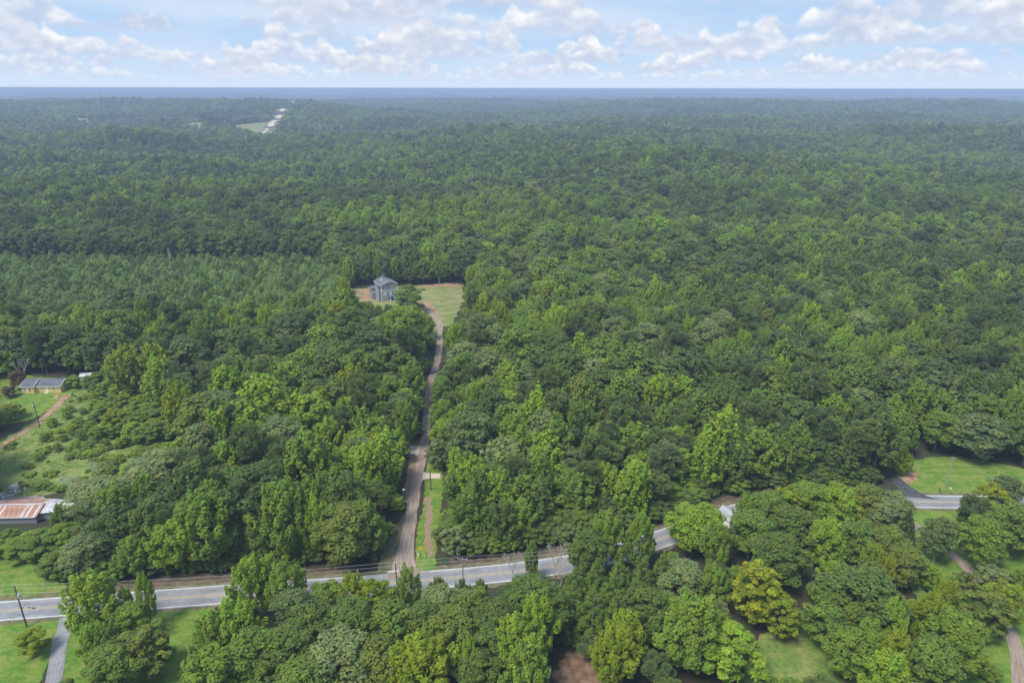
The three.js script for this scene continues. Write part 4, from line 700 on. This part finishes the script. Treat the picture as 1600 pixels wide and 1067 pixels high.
const tonesOf = (kind, x, z, R) => {
  const patchy = fbm2(x / 60 + 5, z / 60, 3) * 1.1 + fbm2(x / 420, z / 230 + 9, 2) * 1.5, u = R() + patchy * 0.55;
  if (kind === 'pine') return u < 0.3 ? 'blue' : u < 0.8 ? 'pine' : 'sage';
  if (kind === 'youngpine') return u < 0.3 ? 'pine' : u < 0.85 ? 'needle' : 'fresh';
  if (kind === 'oak') return u < 0.22 ? 'deep' : u < 0.48 ? 'dark' : u < 0.60 ? 'blue' : u < 0.78 ? 'mid' : u < 0.86 ? 'olive' : u < 0.95 ? 'sage' : u < 1.2 ? 'fresh' : 'bright';
  return u < 0.10 ? 'dark' : u < 0.34 ? 'mid' : u < 0.66 ? 'fresh' : u < 1.12 ? 'bright' : 'lime';
};
const clash = (x, z, r) => placedTrees.some(([px, pz, pr]) => (px - x) ** 2 + (pz - z) ** 2 < (0.78 * (pr + r)) ** 2);
const R4 = rng(2024), wood = [];
for (let r = 96, step; r < 6200; r += step) {
  step = r < 330 ? 6.6 : r < 700 ? 7.4 : r < 1300 ? 9 : r < 2200 ? 11.5 : r < 3600 ? 14.5 : 19;
  const half = 0.86 * r + 30;
  for (let x0 = -half; x0 < half; x0 += step) {
    const x = x0 + (R4() - 0.5) * step * 0.85, z = -r + (R4() - 0.5) * step * 0.85, u = R4(), v = R4(), q = R4();
    if (z > -92) continue;
    const planted = r < 620 && inside(plantation, x, z);
    const mix = fbm2(x / 90 + 20, z / 90, 3), edge = fbm2(x / 300 - 7, z / 220, 2);
    let kind = u + mix * 0.9 < 0.09 ? 'pine' : u + edge * 0.8 < 0.52 ? 'oak' : 'poplar', h = 13 + v * v * 9 + q * 4 + mix * 6, w = kind === 'oak' ? 10.5 + q * 6 : kind === 'pine' ? 7.5 + q * 3 : 8.5 + q * 4.5;
    if (planted) { if (u < 0.95) continue; else { kind = 'poplar'; h = 9 + v * 3; w = 5; } }
    else if (r < 700 && inside(oakWall, x, z)) { kind = 'oak'; h = 21 + v * 4; w = 12 + q * 5; }
    if (!planted) { const big = 0.78 + R4() * 0.5; w *= big; h *= 0.88 + (big - 0.78) * 0.5; }
    if (r > 1300) { w = Math.min(24, w * step / 10.5); h += 1; }
    if (r < 190 && z > roadPts.reduce((b, p) => (Math.abs(p.x - x) < Math.abs(b.x - x) ? p : b), roadPts[0]).z) { h = 5 + v * 5; w = Math.min(w, 5.5 + q * 3); }
    if (r < 640) {
      if (keep.some((p) => inside(p, x, z)) || nearLine(roadPts, x, z, 10) || nearLine(lanePts, x, z, 3.6) || sites.some(([a, b, d]) => (a - x) ** 2 + (b - z) ** 2 < d * d)) continue;
      if (clash(x, z, w * 0.36)) continue;
      if (hides(x, z, w / 2, h)) { h *= 0.55; w *= 0.7; if (hides(x, z, w / 2, h)) { h *= 0.45; w *= 0.7; kind = 'shrub'; if (h < 2.5 || hides(x, z, w / 2, h)) continue; } }
    } else if (r > 1200 && openFar(x, z)) continue;
    wood.push({ kind, x, z, h, w, r, tone: r < 700 && inside(oakWall, x, z) ? (q < 0.5 ? 'deep' : 'dark') : tonesOf(kind === 'shrub' ? 'poplar' : kind, x, z, R4) });
  }
}
for (let i = 0; i < roadPts.length; i++) {           // undergrowth along the woods edge across the road
  const P = roadPts[i]; if (P.x < -118 || P.x > 118 || Math.abs(P.x + 29) < 9) continue;
  for (let k = 0; k < 3; k++) { const x = P.x + (R4() - 0.5) * 2, z = P.z - 8.6 - k * 4 - R4() * 3.5, h = 2.5 + R4() * 4 + k * 1.5, w = h * (0.85 + R4() * 0.4); if (hides(x, z, w / 2, h) || keep.some((p) => inside(p, x, z))) continue; wood.push({ kind: 'shrub', x, z, h, w, r: -z, tone: ['dark', 'mid', 'deep', 'fresh', 'blue'][Math.floor(R4() * 5)] }); }
}
for (let z = -640; z < -300; z += 4.6) for (let x = -480; x < -60; x += 4.6) {   // planted rows of young pines between the first ones
  const X = x + (R4() - 0.5) * 2.4, Z = z + (R4() - 0.5) * 2.4, v = R4(), q = R4(); if (!inside(plantation, X, Z) || Math.abs(X) > -Z * 0.84 + 20 || keep.some((p) => inside(p, X, Z)) || nearLine(lanePts, X, Z, 6)) continue;
  wood.push({ kind: 'youngpine', x: X, z: Z, h: 7 + v * 6 + fbm2(X / 25, Z / 25, 2) * 4, w: 5 + q * 3.4, r: -Z, tone: tonesOf('youngpine', X, Z, R4) });
}
// the 300 of each kind that show largest stand as trees of their own; all further trees are one wood
const seenFrom = (t) => { const c = 0.9363, s = 0.3511, y = t.h - EYE, dep = -t.z * c - y * s, up = y * c - t.z * s; return dep > 0 && Math.abs(t.x) / dep < 0.76 && up / dep > -0.52; };
const quota = { oak: 300, poplar: 300, pine: 110, youngpine: 300, shrub: 120 };
const MARKS = [
  ['the rusty barn', -149, -170], ['the track pole', -175, -226], ['the rubble heap', -158.5, -186.7], ['the silver snag', -132.4, -189.6], ['the sandy track', -181.5, -227.3], ['the worn path', -185.3, -254.7], ['the rough meadow', -135, -215], ['the yellow house', -192, -265], ['the white shed', -186.4, -276.4], ['the round clipped bush', -122.9, -149.2], ['the left utility pole', -114, -127], ['the grass strip', -78.7, -124.5],
  ['the driveway mouth', -28, -146], ['the yellow sign', -24.7, -153.7], ['the left concrete apron', -34.9, -213.3], ['the right concrete apron', -26.2, -195.9], ['the crossarm pole', -12, -139], ['the grey house', -76, -397], ['the house field', -42.4, -394.4], ['the driveway bend', -42.9, -362.5],
  ['the huge domed oak', -105.8, -219.0], ['the silvery pale tree', -76.0, -197.1], ['the yellowing tree', -70.7, -228.0], ['the big dusky oak', -107.4, -182.0], ['the greyish pine', 6.4, -224.6], ['the dead brown crown', 18.2, -237.0], ['the pale weeping tree', -15.0, -155.6], ['the bare pale treetop', 64.5, -264.2], ['the pale dusty dome', 75.5, -352.9],
  ['the forked pale snag', 133.2, -291.1], ['the cottage', 64.4, -171.6], ['the golden-yellow tree', 58.3, -129.9], ['the evergreen clump', 23.8, -130.1], ['the dead bushes', 12.0, -146.8], ['the glowing lime tree', -18.0, -107.9], ['the dark domed oak', 79.7, -126.0], ['the blacktop drive', 125.3, -191.2], ['the pale utility pole', 138, -188], ['the solitary lawn tree', 114.4, -152.8], ['the yellow-topped tree', 140.0, -170.3], ['the wide drooping tree', 161.0, -209.0], ['the brownish lawn', 66.8, -120.7], ['the road bend', 36.0, -160.1], ['the bare plantation trunks', -270.6, -522.5], ['the yellow-green plantation crown', -222.3, -330.7], ['the upper driveway', -36.9, -327.2], ['the middle of the driveway', -33.9, -245.7],
];
const usedLabels = new Map();
const where = (t, lead) => {                            // which one: its place by the nearest landmarks
  const near = MARKS.map(([n, x, z]) => [Math.hypot((t.x - x), (t.z - z) * 0.6), n, t.x - x, t.z - z]).sort((a, b) => a[0] - b[0]);
  const side = ([d, n, dx, dz]) => (Math.abs(dx) > Math.abs(dz) * 0.6 ? (dx < 0 ? 'left of ' : 'right of ') : dz < 0 ? 'behind ' : 'in front of ') + n;
  for (const far of ['just ', '', 'farther ']) { const [lo, hi] = far === 'just ' ? [0, 16] : far === '' ? [16, 34] : [34, 900]; if (near[0][0] >= lo && near[0][0] < hi) { for (const text of [far + side(near[0]), far + side(near[0]) + ', near ' + near[1][1], side(near[0]) + ', near ' + near[2][1]]) if ((lead + text).trim().split(/\s+/).length <= 16 && (!usedLabels.has(lead + text) || text.endsWith(near[2][1]))) { usedLabels.set(lead + text, 1); return text; } } }
  return side(near[0]);
};
const LOOK = { lime: 'yellow-green', yellow: 'golden', bright: 'bright green', fresh: 'fresh green', mid: 'mid green', dark: 'dark green', deep: 'very dark green', olive: 'olive', sage: 'grey-green', blue: 'blue-green', pine: 'dull green', needle: 'pale green', brown: 'bronze' };
const KIND = { oak: 'round tree', poplar: 'pointed tree', pine: 'pine', youngpine: 'plantation pine', shrub: 'bush' };
// shrubs and saplings in the rough meadow and along its rim
const shrubTall = [5, 5, 6, 5, 4, 4, 7, 5, 6, 6, 6, 6, 7, 7, 5, 5, 5, 5, 5, 4, 6, 7, 7, 5, 5, 6, 5, 4, 6, 5, 3, 3, 3, 2.5, 3, 3, 7, 7, 6, 6, 5, 5, 4, 4, 7, 5, 5, 5, 4, 4, 3, 3, 4, 4, 2.5, 2, 3, 3, 4];
const shrubAt = [[-186.6, -266.8], [-180.5, -266.8], [-175.6, -266.8], [-182.0, -249.2], [-177.6, -249.2], [-165.8, -245.7], [-157.2, -237.3], [-158.6, -245.7], [-154.0, -245.7], [-146.3, -240.0], [-140.6, -237.3], [-144.5, -231.9], [-137.8, -228.3], [-132.3, -225.3], [-144.1, -224.3], [-147.2, -222.3], [-149.6, -219.4], [-155.9, -220.4], [-161.8, -224.3], [-162.4, -229.3], [-136.4, -219.4], [-130.3, -218.5], [-127.5, -219.4], [-193.1, -237.3], [-187.6, -233.5], [-191.8, -230.4], [-187.8, -223.3], [-160.0, -233.5], [-150.3, -231.4], [-149.4, -238.9], [-178.9, -226.3], [-169.3, -219.4], [-160.3, -212.4], [-162.8, -205.8], [-172.1, -237.3], [-173.4, -230.4], [-125.2, -220.4], [-134.1, -230.4], [-147.4, -245.7], [-155.4, -252.8], [-162.7, -256.5], [-168.6, -259.0], [-174.1, -260.3], [-163.2, -245.7], [-137.8, -234.6], [-140.5, -228.3], [-145.9, -230.4], [-153.9, -238.9], [-151.5, -228.3], [-156.6, -226.3], [-154.9, -214.7], [-149.0, -212.4], [-144.6, -214.7], [-139.4, -214.7], [-162.3, -219.4], [-163.7, -212.4], [-168.2, -241.2], [-174.2, -242.8], [-170.3, -252.8]];
const trackPts = curveOf([[-188.5, -205.0], [-182.5, -215.2], [-181.5, -227.3], [-181.4, -236.7], [-182.8, -245.7], [-184.2, -252.8], [-185.4, -259.0]]).getSpacedPoints(60);
shrubAt.forEach(([x, z], i) => { if (nearLine(trackPts, x, z - 2, 6.5)) return; const h = shrubTall[i] * (0.95 + RT() * 0.4), tone = ['bright', 'fresh', 'mid', 'lime', 'fresh'][i % 5], lead = (h > 6 ? 'tall ' : h < 3.6 ? 'low ' : '') + LOOK[tone] + ' meadow shrub '; tree('shrub', x, z, h, h * (1.0 + RT() * 0.25), tone, lead + where({ x, z }, lead), 'shrubs of the rough meadow and its rim', 1); });

const rest = [];
wood.sort((a, b) => a.r - b.r);
for (const t of wood) {
  if ((t.kind === 'youngpine' ? t.z < -392 && t.z > -455 : t.r < 430) && quota[t.kind] > 0 && seenFrom(t)) {
    quota[t.kind]--;
    const size = t.kind === 'shrub' ? '' : t.h > 19 ? 'tall ' : t.h < 12 ? 'small ' : '', slim = t.kind === 'shrub' ? '' : t.w > 11 ? 'broad ' : t.w < 7.5 ? 'slim ' : '', lead = (slim || size) + LOOK[t.tone] + ' ' + KIND[t.kind] + ' ', label = lead + where(t, lead);
    tree(t.kind, t.x, t.z, t.h, t.w, t.tone, label, label, t.r < 165 ? 0 : 1);
  } else rest.push(t);
}
{
  const woods = new THREE.Group(); woods.name = 'woodland'; woods.userData.kind = 'stuff'; tag(woods, 'unbroken mixed forest stretching back to the horizon', 'forest'); scene.add(woods);
  const lots = new Map(), m = new THREE.Matrix4(), q = new THREE.Quaternion(), e = new THREE.Euler(), c = new THREE.Color(), R = rng(31);
  for (const t of rest) { const lod = t.r < 330 ? 0 : t.r < 800 ? 1 : t.r < 1700 ? 2 : 3, v = Math.floor(R() * 6), key = t.kind + '/' + v + '/' + lod; if (!lots.has(key)) lots.set(key, []); lots.get(key).push(t); }
  const plain = LEAF([1, 1, 1]);
  for (const [key, list] of lots) {
    const [kind, v, lod] = key.split('/'), im = shade(new THREE.InstancedMesh(crown(kind, +v, +lod), plain, list.length)); im.name = kind + '_crowns'; im.userData.kind = 'stuff';
    list.forEach((t, i) => { const h = heightAt(t.x, t.z); q.setFromEuler(e.set((R() - 0.5) * 0.08, R() * 6.28, (R() - 0.5) * 0.08)); m.compose(new THREE.Vector3(t.x, h, t.z), q, new THREE.Vector3(t.w / 10, t.h / 20, t.w / 10)); im.setMatrixAt(i, m); const k = 0.82 + R() * 0.36, T = TONES[t.tone]; im.setColorAt(i, c.setRGB(T[0] * k * (0.94 + R() * 0.12), T[1] * k, T[2] * k)); });
    woods.add(im);
    if (+lod <= 1) { const tm = shade(new THREE.InstancedMesh(trunk(kind, +v), M.bark, list.length)); tm.name = kind + '_trunks'; tm.userData.kind = 'stuff'; list.forEach((t, i) => { m.compose(new THREE.Vector3(t.x, heightAt(t.x, t.z), t.z), q.identity(), new THREE.Vector3(t.w / 10, t.h / 20, t.w / 10)); tm.setMatrixAt(i, m); }); woods.add(tm); }
  }
  // beyond six kilometres the treetops run together: a lumpy canopy
  const pos = [], col = [], idx = [], NA = 700, radii = []; for (let r = 5700; r < 37500; r *= 1.0125) radii.push(r);
  radii.forEach((r) => { for (let i = 0; i <= NA; i++) { const a = (i / NA - 0.5) * 1.9, rr = r * (1 + (R() - 0.5) * 0.008), x = Math.sin(a) * rr, z = -Math.cos(a) * rr; pos.push(x, heightAt(x, z) + 9 + R() * 9, z); const k = 0.75 + fbm2(x / 900, z / 900, 3) * 0.7 + R() * 0.35, g = fbm2(x / 2600, z / 1200 + 3, 2); col.push(0.060 * k * (1 + g * 0.5), 0.098 * k, 0.034 * k); } });
  for (let j = 0; j < radii.length - 1; j++) for (let i = 0; i < NA; i++) { const k = j * (NA + 1) + i; idx.push(k, k + 1, k + NA + 1, k + 1, k + NA + 2, k + NA + 1); }
  const g = new THREE.BufferGeometry(); g.setAttribute('position', new THREE.Float32BufferAttribute(pos, 3)); g.setAttribute('color', new THREE.Float32BufferAttribute(col, 3)); g.setIndex(idx);
  const far = shade(new THREE.Mesh(g, new THREE.MeshStandardMaterial({ vertexColors: true, roughness: 1 }))); far.name = 'far_canopy'; far.userData.kind = 'stuff'; woods.add(far);
}
// ---------------------------------------------------------------- far away: highway, fields, mast, white buildings
{
  const grass = M.dryfield;
  const hw = struct('highway', band(highway, -9, 9, 0.9, 120, 0, 1, heightAt), M.concrete, 'pale highway cut through the far woods at the left'); void hw;
  struct('highway_verge', band(highway, (s) => -38 + n2(s * 9, 1) * 8, (s) => 34 + n2(s * 9, 5) * 8, 0.4, 120, 0, 1, heightAt), grass, 'grass verge of the far highway');
  farFields.forEach(([x, z, w, d], i) => {
    const z0 = z + d + 115, z1 = z - d, pts = []; for (let k = 0; k < 24; k++) { const a = k / 24 * 6.283, e = 0.5 + 0.08 * n2(Math.cos(a) * 2 + i * 7, Math.sin(a) * 2), cx = Math.sign(Math.cos(a)) * Math.pow(Math.abs(Math.cos(a)), 0.5), cz = Math.sign(Math.sin(a)) * Math.pow(Math.abs(Math.sin(a)), 0.5), zz = (z0 + z1) / 2 + cz * (z0 - z1) * e; pts.push([(x + cx * w * e) * zz / z, zz]); }
    const g = patch(pts, 0, 0), p = g.attributes.position; for (let k = 0; k < p.count; k++) p.setY(k, heightAt(p.getX(k), p.getZ(k)) + 1.5); g.computeVertexNormals();
    struct('field', worldUV(g), grass, ['far hayfield at the upper left', 'second far hayfield at the upper left', 'small pale field at the left edge of the far woods', 'tiny clearing left of the highway', 'green clearing beside the highway'][i]);
  });
  const mx = -1900, mz = -3350, my = heightAt(mx, mz), mast = thing('radio_mast', 'thin lattice radio mast on the far left ridge', 'mast', mx, mz); mast.position.y = my;
  const bars = []; for (let k = 0; k < 3; k++) { const a = k * 2.094; bars.push(bar([Math.cos(a) * 1.6, 0, Math.sin(a) * 1.6], [Math.cos(a) * 0.7, 66, Math.sin(a) * 0.7], 0.3, 0.25, 5)); for (let j = 0; j < 14; j++) { const b = a + 2.094; bars.push(bar([Math.cos(a) * (1.6 - j * 0.06), j * 4.6, Math.sin(a) * (1.6 - j * 0.06)], [Math.cos(b) * (1.6 - j * 0.06), j * 4.6 + 4.6, Math.sin(b) * (1.6 - j * 0.06)], 0.14, 0.14, 4)); } }
  part('lattice', mergeGeometries(bars), M.greyWood, mast); part('antenna', new THREE.CylinderGeometry(1.8, 1.8, 3.5, 10), M.steel, mast, 0, 58, 0);
  [['white farmhouse roof in the far woods near the left', -825.7, -2011.4, 16, 9], ['tiny white building on the far ridge left of centre', -1010, -3300, 26, 12], ['tiny white building near the horizon at the right', 4200, -9300, 90, 26]].forEach(([label, x, z, w, h]) => {
    const b = thing('far_building', label, 'building', x, z); b.position.y = heightAt(x, z) + 8; part('wall', box(w, h, w * 0.7, 0, h / 2, 0), M.whitePaint, b); gablePrism(w, w * 0.7, h * 0.3, 0.5, 0.4, h).forEach((g) => part('roof', g, M.tin, b));
  });
}
// ---------------------------------------------------------------- tall grass in the meadow
{
  const R = rng(55), blades = []; for (let i = 0; i < 9; i++) { const a = R() * 6.28, d = R() * 0.35, h = 0.16 + R() * 0.3, l = 0.6; blades.push(Math.cos(a) * d, 0, Math.sin(a) * d, Math.cos(a) * d + 0.22, 0, Math.sin(a) * d + 0.1, Math.cos(a) * (d + l), h, Math.sin(a) * (d + l)); }
  const g = new THREE.BufferGeometry(); g.setAttribute('position', new THREE.Float32BufferAttribute(blades, 3));
  const N = 4200, im = shade(new THREE.InstancedMesh(g, new THREE.MeshStandardMaterial({ roughness: 1 }), N)), m = new THREE.Matrix4(), q = new THREE.Quaternion(), c = new THREE.Color(); let n = 0;
  for (let tries = 0; n < N && tries < 60000; tries++) {
    const x = -210 + R() * 115, z = -285 + R() * 110; if (!inside(A.scrub, x, z)) continue; const t = fbm2(x / 7, z / 7, 3); if (t < -0.05 + R() * 0.2) continue;
    q.setFromAxisAngle(new THREE.Vector3(0, 1, 0), R() * 6.28); const s = 0.5 + R() * 0.6; m.compose(new THREE.Vector3(x, 0, z), q, new THREE.Vector3(s, s, s)); im.setMatrixAt(n, m); const k = 0.8 + R() * 0.4; im.setColorAt(n, c.setRGB(0.25 * k, 0.32 * k, 0.065 * k)); n++;
  }
  im.count = n; im.name = 'tall_grass'; im.userData.kind = 'stuff'; tag(im, 'tussocks of tall grass in the rough meadow', 'grass'); scene.add(im);
}
{ // knee-high weeds and vines over the rough meadow
  const R = rng(88), N = 420, im = shade(new THREE.InstancedMesh(crown('shrub', 1, 2), LEAF([1, 1, 1]), N)), m = new THREE.Matrix4(), q = new THREE.Quaternion(), c = new THREE.Color(); let n = 0;
  for (let tries = 0; n < N && tries < 40000; tries++) {
    const x = -215 + R() * 130, z = -285 + R() * 115; if (!inside(A.scrub, x, z) || nearLine(trackPts, x, z, 3) || fbm2(x / 14 + 3, z / 10, 3) + (x + 130) / 120 < R() * 0.5 - 0.1) continue;
    const h = 0.7 + R() * R() * 1.8, w = h * (1.3 + R() * 1.1); q.setFromAxisAngle(new THREE.Vector3(0, 1, 0), R() * 6.28); m.compose(new THREE.Vector3(x, -0.05, z), q, new THREE.Vector3(w / 10, h / 20, w / 10)); im.setMatrixAt(n, m);
    const T = TONES[['bright', 'fresh', 'lime', 'olive'][Math.floor(R() * 4)]]; im.setColorAt(n, c.setRGB(...T)); n++;
  }
  im.count = n; im.name = 'weeds'; im.userData.kind = 'stuff'; tag(im, 'knee-high weeds and vines covering the rough meadow', 'weeds'); scene.add(im);
}

renderer.render(scene, camera);
